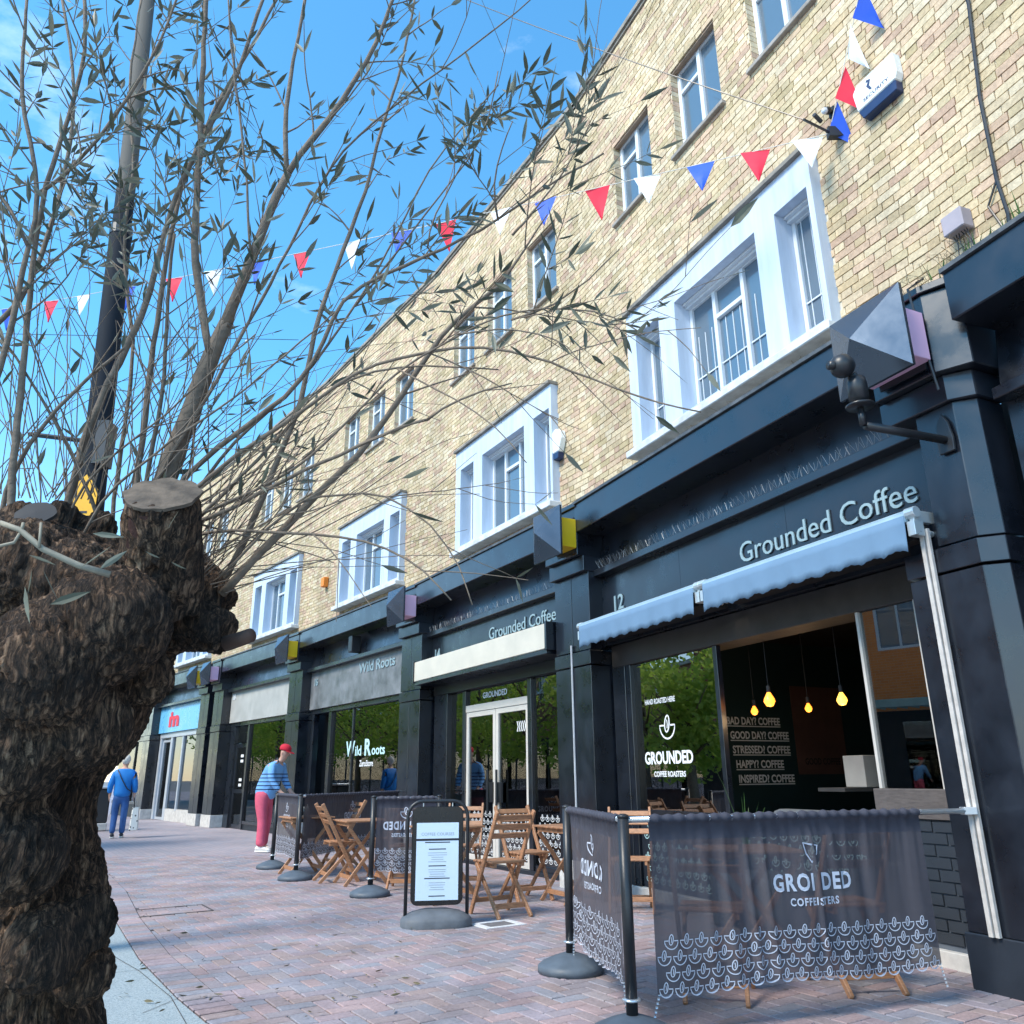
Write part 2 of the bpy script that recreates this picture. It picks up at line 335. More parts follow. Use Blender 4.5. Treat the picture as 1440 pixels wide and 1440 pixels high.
def slab(w,h,t=.02,bv=.004):
    mb=MB(); a,c=w/2,h/2
    P=[(-a,-c,-t),(a,-c,-t),(a,c,-t),(-a,c,-t),(-a,-c,-bv),(a,-c,-bv),(a,c,-bv),(-a,c,-bv),(-a+bv,-c+bv,0),(a-bv,-c+bv,0),(a-bv,c-bv,0),(-a+bv,c-bv,0)]
    mb.add(P,[(0,1,5,4),(1,2,6,5),(2,3,7,6),(3,0,4,7),(4,5,9,8),(5,6,10,9),(6,7,11,10),(7,4,8,11),(8,9,10,11)])
    return mb
bw,bh=.201,.0965; cell=.1045
blk=slab(bw,bh)
e1=Vector((-.545,.838)); e2=Vector((.838,.545)); O=Vector((-1.2,4.3))
blocks=[]
rr=random.Random(3)
for a in range(-60,160):
    for c in range(-80,80):
        for kind in (0,1):
            X=(a+2*c); Y=(a-2*c)
            cx,cy=(X+1,Y+.5) if kind==0 else (X+.5,Y+2)
            p=O+e1*(cx*cell)+e2*(cy*cell)
            if p.y<3.6 or p.y>14.5 or p.x>4 or p.x<-9: continue
            q=proj((p.x,p.y,0))
            if not(-40<q[0]<1490 and q[1]<1500): continue
            if edge_dist(p)<BAND-.06 or wall_dist(p)<-.05: continue
            blocks.append((p,kind,q))
blocks.sort(key=lambda t:t[0].length)
near=[b2 for b2 in blocks if 120<b2[2][0]<1440 and b2[2][1]<1445][:290]; nid={id(b2) for b2 in near}
bed=MB(); bed.add([(-9,3.2,-.008),(5,3.2,-.008),(5,14.2,-.008),(-9,14.2,-.008)],[(0,1,2,3)]); bed.build('bedding',M_BED,PAVEMENT)
far=MB(); base_me=None
ang1=atan2(e1.y,e1.x)
for b2 in blocks:
    p,kind,q=b2; rz=ang1+(pi/2 if kind else 0)+rr.uniform(-.012,.012); dz=rr.uniform(-.0018,.0018)
    if id(b2) in nid:
        if base_me is None:
            o=blk.build('paving_block',M_PAVE1,PAVEMENT); base_me=o.data
        else:
            o=bpy.data.objects.new('paving_block',base_me); COL.objects.link(o); o.parent=PAVEMENT
        o.location=(p.x,p.y,dz); o.rotation_euler=(rr.uniform(-.004,.004),rr.uniform(-.004,.004),rz)
    else:
        c,s=cos(rz),sin(rz); tx,ty=rr.uniform(-.005,.005),rr.uniform(-.005,.005)
        far.add([(p.x+v[0]*c-v[1]*s,p.y+v[0]*s+v[1]*c,v[2]+dz+v[0]*tx+v[1]*ty) for v in blk.v],blk.f)
tag(far.build('paving_blocks',M_PAVE,PAVEMENT),kind='stuff')
# soldier course along the edge
g=MB(); g.ribbon([(p.x,p.y) for p in EDGE[1:]],.40,lambda a,c:(a,c,.0022)); es_=[(v[0]+.0,v[1],v[2]) for v in g.v]
nv_=[]
for k_ in range(1,len(EDGE)):
    a_=EDGE[max(k_-1,0)]; c_=EDGE[min(k_+1,len(EDGE)-1)]; d_=(c_-a_).normalized(); q_=Vector((d_.y,-d_.x)); nv_+= [(EDGE[k_].x,EDGE[k_].y,.0022),(EDGE[k_].x+q_.x*.212,EDGE[k_].y+q_.y*.212,.0022)]
g=MB(); g.add(nv_,[(2*k_,2*k_+1,2*k_+3,2*k_+2) for k_ in range(len(EDGE)-2)]); g.build('edging_bed',M_BED,PAVEMENT)
sold=slab(.202,.0945).build('edging_brick',M_PAVE1,PAVEMENT); first=True; acc=0
for a,b2 in zip(EDGE[1:],EDGE[2:]):
    d=(b2-a); L=d.length; d/=L; nn=Vector((d.y,-d.x)); k=int(L/.1025)
    for j in range(k):
        p=a+d*((j+.5)*L/k)+nn*(.105)
        q=proj((p.x,p.y,0))
        if not(100<q[0]<700 and q[1]<1480): continue
        if p.y>12: continue
        o=sold if first else sold.copy()
        if not first: COL.objects.link(o)
        first=False
        o.location=(p.x,p.y,.0085+rr.uniform(-.0012,.0012)); o.rotation_euler=(0,0,atan2(nn.y,nn.x)+rr.uniform(-.02,.02))
# gravelly resin surface round the tree
m=bpy.data.materials.new('resin_gravel'); m.use_nodes=True; n=m.node_tree.nodes; l=m.node_tree.links; b=n['Principled BSDF']; b.inputs['Roughness'].default_value=.8
t=n.new('ShaderNodeNewGeometry'); v=n.new('ShaderNodeTexVoronoi'); v.inputs['Scale'].default_value=190; l.new(t.outputs['Position'],v.inputs['Vector'])
r=n.new('ShaderNodeValToRGB'); e=r.color_ramp.elements; e[0].color=(.20,.25,.27,1); e[1].color=(.42,.48,.50,1); sp=n.new('ShaderNodeSeparateColor'); l.new(v.outputs['Color'],sp.inputs[0]); l.new(sp.outputs[0],r.inputs['Fac']); l.new(r.outputs['Color'],b.inputs['Base Color'])
bp=n.new('ShaderNodeBump'); bp.inputs['Strength'].default_value=.5; bp.inputs['Distance'].default_value=.004; l.new(v.outputs['Distance'],bp.inputs['Height']); l.new(bp.outputs[0],b.inputs['Normal'])
g=MB(); pts=[(p.x,p.y,-.002) for p in EDGE]+[(-20,17,-.002),(-20,-6,-.002),(1.6,-6,-.002)]
g.add(pts,[tuple(range(len(pts)))]); RESIN=tag(g.build('gravel_surface',m),kind='structure')
g=MB()
for pl in ([(160,1345),(195,1365),(240,1402),(262,1440)],[(160,1368),(215,1362)],[(200,1425),(255,1402)]):
    P=[ground(*q) for q in pl]; g.ribbon([(p.x,p.y) for p in P],.004,lambda a,c:(a,c,.0015))
g.build('joint',M_BED,RESIN)
# covers set into the paving
c0=ground(238,1281); t=empty('access_cover',(c0.x,c0.y,0),ang1-pi/2,'rectangular block-filled access cover outlined in the paving','cover')
g=MB()
for x0,x1,y0,y1 in ((-.36,.36,-.24,-.225),(-.36,.36,.225,.24),(-.36,-.345,-.225,.225),(.345,.36,-.225,.225)): g.box(x0,x1,y0,y1,-.005,.004)
g.build('frame',mat('rust_frame',(.05,.042,.04),.7,var=.3),t)
c0=ground(700,1300); t=empty('drain_cover',(c0.x,c0.y,0),ang1-pi/2,'small square drain cover with white painted surround','cover')
g=MB()
for x0,x1,y0,y1 in ((-.2,.2,-.15,-.095),(-.2,.2,.095,.15),(-.2,-.13,-.095,.095),(.13,.2,-.095,.095)): g.box(x0,x1,y0,y1,-.005,.005)
g.build('surround',mat('white_ground_paint',(.62,.62,.63),.8,var=.2,vs=20),t)
g=MB(); g.box(-.128,.128,-.093,.093,-.005,.003); g.build('lid',mat('cast_iron',(.16,.15,.155),.7,var=.3,vs=20,bump=.4,bs=120),t)

# ================================================================== SHOP UNITS
def wall_grid(mb,u0,u1,z0,z1,holes,of,ob):
    """front face at o=of with rectangular holes, reveals back to ob"""
    us=sorted({u0,u1,*[h[0] for h in holes],*[h[1] for h in holes]}); zs=sorted({z0,z1,*[h[2] for h in holes],*[h[3] for h in holes]})
    for a,c in zip(us,us[1:]):
        for e_,f_ in zip(zs,zs[1:]):
            mu,mz=(a+c)/2,(e_+f_)/2
            if any(h[0]<mu<h[1] and h[2]<mz<h[3] for h in holes): continue
            mb.add([(a,of,e_),(c,of,e_),(c,of,f_),(a,of,f_)],[(0,3,2,1)])
    for h in holes:
        a,c,e_,f_=h[:4]
        mb.add([(a,of,e_),(c,of,e_),(c,of,f_),(a,of,f_),(a,ob,e_),(c,ob,e_),(c,ob,f_),(a,ob,f_)],[(0,1,5,4),(1,2,6,5),(2,3,7,6),(3,0,4,7)])
ROOF_Z=11.1; CORN=4.38; COURSE=.075
WINS=[(.62,1.47),(1.97,2.82),(3.32,4.17)]; WZ=(8.205,9.48)
def bricks_for(u0,u1,z0,z1,holes,seed):
    rg=random.Random(seed); outb=[]; k=0; z=z0
    while z+COURSE<=z1+.001:
        u=u0-(k%2)*.165-.02*(k%3); j=0
        while u<u1:
            w=.215 if j%2==0 else .1025
            a,c=max(u,u0),min(u+w,u1); segs=[(a,c)]
            for h in holes:
                if h[2]<z+COURSE/2<h[3]:
                    ns=[]
                    for s0,s1 in segs:
                        if s1<=h[0] or s0>=h[1]: ns.append((s0,s1)); continue
                        if s0<h[0]: ns.append((s0,h[0]))
                        if s1>h[1]: ns.append((h[1],s1))
                    segs=ns
            for s0,s1 in segs:
                if s1-s0>.03: outb.append((s0,s1,z+.005,z+COURSE-.005,rg.uniform(-.0025,.004)))
            u+=w+.010; j+=1
        z+=COURSE; k+=1
    return outb
unit_brick=None
def upper_floors(t,i,L,shift=0,single=0,ss=0,tz_cut=None,geo=True,seed=1):
    holes=[(a+shift,c+shift,WZ[0],WZ[1]) for a,c in WINS]
    so=(.86+ss,3.93+ss,4.80,6.60)                          # projecting surround
    g=MB(); wall_grid(g,-.05,L+.05,CORN-.1,ROOF_Z,holes+[(so[0]+.02,so[1]-.02,so[2]+.02,so[3]-.02)],-.012,-.16)
    wall=g.build('brick_wall',M_MORTAR,t)
    if geo:
        bl=bricks_for(-.02,L+.02,CORN-.03,ROOF_Z-.02,holes+[so],seed)
        global unit_brick
        if single:
            A,d,nn,_=FR[i]
            def key(b2):
                q=bay_pt(i,(b2[0]+b2[1])/2,0,b2[2]); pr=proj(q)
                vis=-10<pr[0]<1450 and -10<pr[1]<1300
                return (0 if vis else 1, (q-Vector((0,0,CAM_H))).length)
            bl.sort(key=key); ind=bl[:single]; bl=bl[single:]
            for s0,s1,z0,z1,dd in ind:
                if unit_brick is None:
                    mb=MB(); mb.box(-.5,.5,-1,0,-.5,.5,skip=('-y',)); o=mb.build('brick',M_BRICK1,wall); unit_brick=o.data
                else: o=bpy.data.objects.new('brick',unit_brick); COL.objects.link(o); o.parent=wall
                o.location=((s0+s1)/2,dd,(z0+z1)/2); o.scale=(s1-s0,.02,z1-z0)
        mb=MB()
        for s0,s1,z0,z1,dd in bl: mb.box(s0,s1,-.018,dd,z0,z1,skip=('-y',))
        tag(mb.build('bricks',M_BRICK,wall),kind='stuff')
        # bricks turning into the window reveals
        mb=MB()
        for h in holes:
            z=h[2]
            while z+COURSE<=h[3]+.01:
                for uu,sg in ((h[0],1),(h[1],-1)):
                    mb.box(min(uu,uu+sg*.006),max(uu,uu+sg*.006),-.115,-.002,z+.005,z+COURSE-.006)
                z+=COURSE
        tag(mb.build('reveal_bricks',M_BRICK,wall),kind='stuff')
    g=MB(); g.box(-.05,L+.05,-.3,.05,ROOF_Z,ROOF_Z+.07); g.box(-.05,L+.05,-.25,.02,ROOF_Z-.05,ROOF_Z-.001)
    g.build('coping',M_COPING,t)
    rg=random.Random(seed+50)
    for hi,h in enumerate(holes):
        a,c,z0,z1=h; a+=.006; c-=.006
        w=MB(); fo=-.10; fi=-.15; fw=.055
        w.box(a,a+fw,fi,fo,z0,z1); w.box(c-fw,c,fi,fo,z0,z1); w.box(a+fw,c-fw,fi,fo,z0,z0+fw); w.box(a+fw,c-fw,fi,fo,z1-fw,z1)
        mid=a+(c-a)*.50; w.box(mid-.03,mid+.03,fi,fo+.008,z0+fw,z1-fw)
        w.box(mid+.03,c-fw,fi,fo+.004,z1-.38,z1-.33)            # hopper light rail
        win=w.build('window',M_FRAME,t,bevel=.004)
        for x0,x1,y0,y1 in ((a+fw,mid-.03,z0+fw,z1-fw),(mid+.03,c-fw,z0+fw,z1-.38),(mid+.03,c-fw,z1-.33,z1-fw)):
            p=MB(); p.box(x0,x1,-.135,-.128,y0,y1); p.build('pane',M_UPGLASS,win)
        s_=MB(); s_.box(a-.06,c+.06,-.16,.055,z0-.055,z0-.003); s_.build('sill',M_SLATE,win,bevel=.006)
        s_=MB(); s_.box(a,c,-.155,-.03,z1-.028,z1+.0); s_.box(a-.005,c+.005,-.06,-.02,z1-.05,z1-.029); s_.build('lintel',M_LINTEL,win)
    # painted surround with three recessed lights
    a,c,z0,z1=so; fo=.115
    ops=[(a+.06,a+.48,z0+.07,z1-.36),(a+.76,a+2.10,z0+.07,z1-.36),(c-.66,c-.18,z0+.07,z1-.36)]
    g=MB(); wall_grid(g,a,c,z0,z1,ops,fo,-.14)
    g.add([(a,-.02,z0),(a,fo,z0),(a,fo,z1),(a,-.02,z1),(c,-.02,z0),(c,fo,z0),(c,fo,z1),(c,-.02,z1)],[(0,1,2,3),(4,7,6,5),(3,2,6,7),(0,4,5,1)])
    sr=g.build('window_surround',M_WHITE,t)
    g=MB(); g.box(a-.02,c+.02,-.02,fo+.05,z1+.002,z1+.045); g.build('flashing',M_COPING,sr)
    g=MB(); g.box(a-.04,c+.04,-.02,fo+.09,z0-.09,z0-.003); g.build('surround_sill',mat('surround_sill_paint',(.60,.62,.64),.7,var=.25,vs=6,bump=.15),sr,bevel=.01)
    for k,(x0,x1,y0,y1) in enumerate(ops):
        w=MB(); fi,ff,fw=-.135,-.085,.045
        w.box(x0+.002,x0+fw,fi,ff,y0+.002,y1-.002); w.box(x1-fw,x1-.002,fi,ff,y0+.002,y1-.002); w.box(x0+fw,x1-fw,fi,ff,y0+.002,y0+fw); w.box(x0+fw,x1-fw,fi,ff,y1-fw-.03,y1-.002)
        w.box(x0+.003,x1-.003,ff,ff+.05,y1-.06,y1-.003); w.box(x0+.003,x1-.003,ff+.05,ff+.09,y1-.03,y1-.003)
        ps=[(x0+fw,x1-fw,y0+fw,y1-fw-.03)]
        if k==1:
            m1=x0+(x1-x0)*.34; m2=x0+(x1-x0)*.68
            for mm_ in (m1,m2): w.box(mm_-.025,mm_+.025,fi,ff+.006,y0+fw,y1-fw-.03)
            w.box(m1+.025,m2-.025,fi,ff+.01,y1-.42,y1-.37)
            ps=[(x0+fw,m1-.025,y0+fw,y1-fw-.03),(m1+.025,m2-.025,y0+fw,y1-.42),(m1+.025,m2-.025,y1-.37,y1-fw-.03),(m2+.025,x1-fw,y0+fw,y1-fw-.03)]
        win=w.build('surround_window',M_FRAME,sr,bevel=.003)
        for q in ps:
            p=MB(); p.box(q[0],q[1],-.125,-.118,q[2],q[3]); p.build('pane',M_UPGLASS,sr)
        if i==1:
            bb=MB(); uu=x0+fw+.05
            while uu<x1-fw-.03: bb.box(uu-.004,uu+.004,-.117,-.110,y0+fw,y1-.44 if k==1 else y1-fw-.03); uu+=.115
            bb.box(x0+fw,x1-fw,-.109,-.102,y0+.42,y0+.435); bb.build('security_bars',M_FRAME,sr)
    return wall

def pilaster(t,i,stone=True,half=.37,chamfer=0,front=.35):
    if chamfer: return pilaster_corner(t)
    p=MB()
    def shaft(z0,z1,o):
        if chamfer:
            pts=[(half,0),(half,o),(-half+chamfer,o),(-half,o-chamfer*.8),(-half,0)]
            p.prism(pts,z0,z1,lambda a,c,h:(a,c,h))
        else:
            p.box(-half,-.006,0,o,z0,z1); p.box(.006,half,0,o,z0,z1); p.box(-.006,.006,0,o-.012,z0,z1)
    shaft(.302,2.43,front); shaft(2.62,3.55,front-.012)
    P=p.build('pilaster',M_BLACK,t,bevel=.004)
    q=MB()
    if chamfer:
        o=front+.01; q.prism([(half+.008,0),(half+.008,o),(-half+chamfer,o),(-half-.008,o-chamfer*.8),(-half-.008,0)],2.445,2.605,lambda a,c,h:(a,c,h))
    else: q.box(-half-.008,half+.008,0,front+.01,2.445,2.605)
    q.build('band',M_BLACK,P,bevel=.004)
    q=MB()
    if chamfer:
        o=front+.018; q.prism([(half+.01,0),(half+.01,o),(-half+chamfer,o),(-half-.012,o-chamfer*.8),(-half-.012,0)],-.01,.30,lambda a,c,h:(a,c,h))
    else: q.box(-half-.012,half+.012,0,front+.018,-.01,.30)
    q.build('plinth',M_STONE if stone else M_BLACKR,P,bevel=.006)
    q=MB(); q.box(-half-.01,half+.01,0,front+.06,3.552,3.74); q.box(-half+.01,half-.01,0,front+.13,3.742,4.34); q.box(-half-.0,half+.0,0,front+.16,4.342,4.40)
    q.build('capital',M_BLACK,P,bevel=.006)
    return P
def pilaster_corner(t,front=.35):
    """the near pilaster: chamfered right-hand edge, wider below the band"""
    fl=lambda a,c,h:(a,c,h)
    def sec(l,o,e=0): return [(l+e,0),(l+e,o+e),(-.20,o+e),(-.31-e,o-.10+e),(-.31-e,0)]
    p=MB(); p.prism(sec(.34,front),.302,2.43,fl); p.prism(sec(.09,front-.012),2.62,3.55,fl); p.prism([(.34,0),(.34,front-.05),(.09,front-.05),(.09,0)],2.62,2.80,fl)
    P=p.build('pilaster',M_BLACK,t,bevel=.004)
    q=MB(); q.prism(sec(.34,front,.01),2.445,2.605,fl); q.build('band',M_BLACK,P,bevel=.004)
    q=MB(); q.prism(sec(.34,front,.018),-.01,.30,fl); q.build('plinth',M_BLACKR,P,bevel=.006)
    q=MB(); q.prism(sec(.30,front,.03),3.552,3.74,fl); q.prism(sec(.20,front,.10),3.742,4.34,fl); q.prism(sec(.22,front,.13),4.342,4.40,fl)
    q.build('capital',M_BLACK,P,bevel=.006)
    return P
def entablature(t,i,L,u0=.38,u1=None,fascia=True,mat_f=None,spikes=True,seed=0):
    u1=L-.38 if u1 is None else u1
    g=MB(); g.box(u0,u1,-.3,.45,4.02,4.37); g.build('cornice',M_BLACK,t,bevel=.008)
    g=MB(); g.box(u0,u1,-.05,.475,4.373,4.405); g.build('cornice_flashing',mat('flashing',(.07,.08,.09),.55,var=.5,vs=9,bump=.4,bs=30),t)
    g=MB(); g.add([(u0,.06,4.02),(u1,.06,4.02),(u1,.13,3.57),(u0,.13,3.57),(u0,-.3,4.02),(u1,-.3,4.02),(u1,-.3,3.57),(u0,-.3,3.57)],[(0,1,2,3),(0,3,7,4),(1,5,6,2)])
    g.build('vent_band',M_BLACK,t)
    g=MB(); g.box(u0,u1,-.3,.22,3.485,3.565); g.build('ledge',M_BLACK,t,bevel=.006)
    if fascia:
        g=MB(); nb=3; w=(u1-u0)/nb
        for k in range(nb): g.box(u0+k*w+.0015,u0+(k+1)*w-.0015,-.3,.10,2.66,3.483)
        F=g.build('fascia',mat_f or M_BLACK,t)
    else: F=None
    if spikes:
        g=MB(); u=u0+.05; rg=random.Random(seed)
        while u<u1-.05:
            for lx in (-.022,.0,.022):
                g.tube([(u+lx*.2,.17,3.567),(u+lx*2.0+rg.uniform(-.008,.008),.15+rg.uniform(0,.08),3.667+rg.uniform(-.015,.012))],.0016,4,cap=False)
            u+=.075
        tag(g.build('bird_spikes',mat('steel_wire',(.22,.24,.26),.4,metal=.6),t),kind='stuff')
    return F
def unit(i,label,cat='shop'):
    A,d,nn,L=FR[i]
    return empty('shop_unit',(A.x,A.y,0),atan2(d.y,d.x),label,cat,'terraced shop units'),L
def room(t,u0,u1,depth,z1,mw,mb_,mf,side_mats=None,ob=-.32):
    """shop interior seen through the glass"""
    g=MB(); y0,y1=-depth,ob
    g.add([(u0,y0,0),(u1,y0,0),(u1,y0,z1),(u0,y0,z1)],[(0,1,2,3)]); g.build('back_wall',mb_,t)
    g=MB(); g.add([(u0,y0,0),(u0,y1,0),(u0,y1,z1),(u0,y0,z1)],[(0,3,2,1)]); g.build('side_wall',mw,t)
    g=MB(); g.add([(u1,y0,0),(u1,y1,0),(u1,y1,z1),(u1,y0,z1)],[(0,1,2,3)]); g.build('side_wall',mw,t)
    g=MB(); g.add([(u0,y0,.01),(u1,y0,.01),(u1,y1,.01),(u0,y1,.01)],[(0,1,2,3)]); g.build('shop_floor',mf,t)
    g=MB(); g.add([(u0,y0,z1),(u1,y0,z1),(u1,y1,z1),(u0,y1,z1)],[(0,3,2,1)]); g.build('shop_ceiling',M_DARKB if mw is not M_PALE else M_PALE,t)
def frame_rect(g,u0,u1,z0,z1,w,o0,o1):
    g.box(u0,u0+w,o0,o1,z0,z1); g.box(u1-w,u1,o0,o1,z0,z1); g.box(u0+w,u1-w,o0,o1,z0,z0+w); g.box(u0+w,u1-w,o0,o1,z1-w,z1)
def pane(t,u0,u1,z0,z1,o=-.02,m=None,name='pane'):
    g=MB(); g.box(u0,u1,o-.004,o+.004,z0,z1); return g.build(name,m or M_GLASS,t)
def cup(mb,cx,cy,s,f,w=.16):
    """coffee-cup emblem: bowl, lip and bean"""
    bowl=[(cx+s*cos(a),cy+s*sin(a)*1.0) for a in [pi+pi*k/10 for k in range(11)]]
    mb.ribbon([(cx-s*.42,cy)]+bowl+[(cx+s*.42,cy)],s*w,f)
    b=[(cx+.30*s*cos(a)+.10*s*sin(a),cy+.12*s+.62*s*sin(a)) for a in [2*pi*k/12 for k in range(12)]]
    mb.ribbon(b,s*w,f,closed=True)
    mb.ribbon([(cx-.02*s,cy-.22*s),(cx+.06*s,cy+.08*s),(cx+.0*s,cy+.42*s)],s*w*.8,f)
def cup_rows(mb,x0,x1,y0,rows,s,dx,dy,f,w=.16):
    for r_ in range(rows):
        x=x0+(dx/2 if r_%2 else 0)+s
        while x<x1-s*.8: cup(mb,x,y0+r_*dy,s,f,w); x+=dx
from collections import Counter
def txt(t,name,items,m,parent=None,o=.104,th=.012):
    """raised lettering in bay coordinates, one object per word. items: (string,u_left,z_base,size,width,bold)"""
    for st,ul,zb,size,width,bold in items:
        v,fa,w=text2d(st,size,bold); k=1 if width is None else width/w
        ws=st.split(' ')
        for j,wd in enumerate(ws):
            v,fa,ww=text2d(wd,size,bold); x0=0 if j==0 else w-ww
            nv=len(v); mb=MB(); ps=[(ul-(x0+x)*k,zb+y) for x,y in v]
            mb.add([(a,o+th,c) for a,c in ps]+[(a,o,c) for a,c in ps],fa+[tuple(nv+i for i in reversed(f_)) for f_ in fa])
            ec=Counter(e for f_ in fa for e in zip(f_,f_[1:]+f_[:1]))
            for a,c in [e for e in ec if (e[1],e[0]) not in ec]: mb.f.append((c,a,nv+a,nv+c)); mb.mi.append(0)
            mb.build(name,m,parent or t)
# ------------------------------------------------------------ bay 0: dark unit at the right edge
T0,L0=unit(0,'brick-fronted shop unit at the right edge with deep black recess')
upper_floors(T0,0,L0,shift=-.9,ss=.20,single=280,seed=11)
entablature(T0,0,L0,u0=.3,u1=L0-.43,spikes=False)
g=MB(); g.box(.3,L0+.25,-.9,-.8,-.01,4.3); g.build('recessed_wall',M_BLACKR,T0)
g=MB(); g.box(.3,L0-.43,-.8,-.3,2.655,2.75); g.build('soffit',M_DARKB,T0)
g=MB()
for u in (4.35,4.50): g.box(u-.03,u+.03,-.79,-.70,-.01,2.65)
g.build_split('door_post',M_BLACKM,T0)

# ------------------------------------------------------------ bay 1: number 12, the near coffee shop
T1,L1=unit(1,'nearest black coffee shop unit numbered 12 under buff brick floors')
upper_floors(T1,1,L1,single=300,seed=1)
P0=pilaster(T1,1,stone=False,chamfer=.12)
F1=entablature(T1,1,L1,u0=.10,seed=1)
txt(T1,'sign_lettering',[('Grounded Coffee',2.30,3.06,.27,1.95,0)],M_LETTER,F1)
txt(T1,'shop_number',[('12',4.58,3.03,.25,None,.003)],M_LETTER,F1)
# conduits
g=MB(); g.box(.108,.132,.37,.392,.302,2.75); g.box(.142,.170,.37,.40,.302,2.75); g.build_split('conduit',M_CONDUIT,T1)
g=MB(); g.tube([(4.72,-.03,.15),(4.72,-.03,2.6)],.018,8); g.build('conduit',mat('grey_conduit',(.42,.44,.47),.5),T1)
# window head, mullions, panes
g=MB(); g.box(.45,4.8,-.30,.02,2.40,2.655); g.build('transom',mat('dark_timber',(.05,.045,.042),.5,var=.3),T1,bevel=.005)
g=MB(); g.box(2.90,2.96,-.06,.0,.86,2.398); g.box(4.42,4.80,-.10,.02,-.005,2.398); g.box(4.52,4.56,.02,.03,.05,2.39); g.box(2.96,4.42,-.05,-.0,.80,.86); g.build_split('frame_member',M_BLACK,T1,bevel=.004)
LP=pane(T1,2.96,4.42,.862,2.398,-.03,M_GLASSD)
g=MB(); g.box(1.13,1.155,-.05,.01,1.10,2.398); g.box(.425,.62,-.06,.01,.90,2.398); g.build_split('window_bead',mat('bead',(.55,.52,.48),.5),T1)
RP=pane(T1,.62,1.13,1.102,2.398,-.02,M_GLASSD)
g=MB(); g.box(.44,1.20,-.12,.03,.90,1.098); g.build('timber_panel',mat('grey_timber',(.10,.085,.08),.6,var=.25,vs=8,stretch=(2,2,14)),T1,bevel=.004)
# black painted brick stall riser
g=MB(); g.box(.375,1.28,-.15,.0,-.01,.898); SR=g.build('stall_riser',mat('black_mortar',(.09,.11,.14),.7),T1)
bme=None; rg=random.Random(4); MBB=mat('black_painted_brick',(.018,.026,.038),.5,var=.35,vs=20,bump=.6,bs=35)
z=.14; k=0
while z<.88:
    u=.44-(k%2)*.11
    while u<1.27:
        a,c=max(u,.44),min(u+.205,1.275)
        if c-a>.03:
            if bme is None: q=MB(); q.box(-.5,.5,-1,0,-.5,.5); o=q.build('brick',MBB,SR); bme=o.data
            else: o=bpy.data.objects.new('brick',bme); COL.objects.link(o); o.parent=SR
            o.location=((a+c)/2,.014+rg.uniform(-.002,.003),z+.033); o.scale=(c-a,.02,.066)
        u+=.215
    z+=.076; k+=1
g=MB(); g.box(.375,4.80,-.15,.05,-.01,.10); g.build('base_course',M_STONE,T1,bevel=.005)
g=MB(); g.box(1.285,4.41,-.12,-.012,.102,.80); RB=g.build('riser_panel',M_BLACKR,T1)
g=MB(); cup_rows(g,1.4,4.40,.20,6,.045,.125,.105,lambda a,c:(5.75-a,-.008,c)); g.build('cup_pattern',M_TEALW,RB)
# lettering on the left pane
g=MB(); f=lambda x,y:(4.28-x,-.022,y)
put_text(g,'GROUNDED',lambda x,y:f(x,1.32+y),.17,.006,width=.86); g.build('window_lettering',M_LETTERW,LP); g=MB(); put_text(g,'COFFEE ROASTERS',lambda x,y:f(x+.16,1.19+y),.075,.002,width=.56); g.build('window_lettering',M_LETTERW,LP); g=MB()
put_text(g,'HAND ROASTED HERE',lambda x,y:f(x+.06,1.935+y),.075,.002,width=.56)
g.build('window_lettering',M_LETTERW,LP); g=MB(); cup(g,.45,1.70,.135,f,w=.13); g.build('window_emblem',M_LETTERW,LP)
# interior
room(T1,.30,4.86,6.5,2.85,M_TEALWALL,M_DARKB,M_DARK)
def side_txt(items,name,m):
    mb=MB()
    for st,y0,zb,size,width,bold in items:       # on the far party wall, read from the near side
        v,fa,w=text2d(st,size,bold); k=width/w
        mb.add([(4.853,y0-x*k,zb+yy) for x,yy in v],fa)
    return mb.build(name,m,T1)
rows=['BAD DAY? COFFEE','GOOD DAY? COFFEE','STRESSED? COFFEE','HAPPY? COFFEE','INSPIRED? COFFEE']
items=[]; und=0
for k,s_ in enumerate(rows):
    zz=1.80-k*.172; wd=(.85,.93,.91,.75,.88)[k]; y0=(-1.62,-1.66,-1.68,-1.71,-1.73)[k]
    items.append((s_,y0,zz,.125,wd,.004))
for it in items:
    wl=side_txt([it],'wall_lettering',M_LETTERW)
    u_=MB(); zz,y0,wd=it[2],it[1],it[4]; u_.add([(4.853,y0,zz-.028),(4.853,y0-wd,zz-.028),(4.853,y0-wd,zz-.016),(4.853,y0,zz-.016)],[(0,1,2,3)]); u_.build('underline',M_LETTERW,wl)
side_txt([('SNUG',-4.1,1.86,.16,.55,.002)],'wall_lettering',mat('dim_letters',(.16,.17,.17),.6))
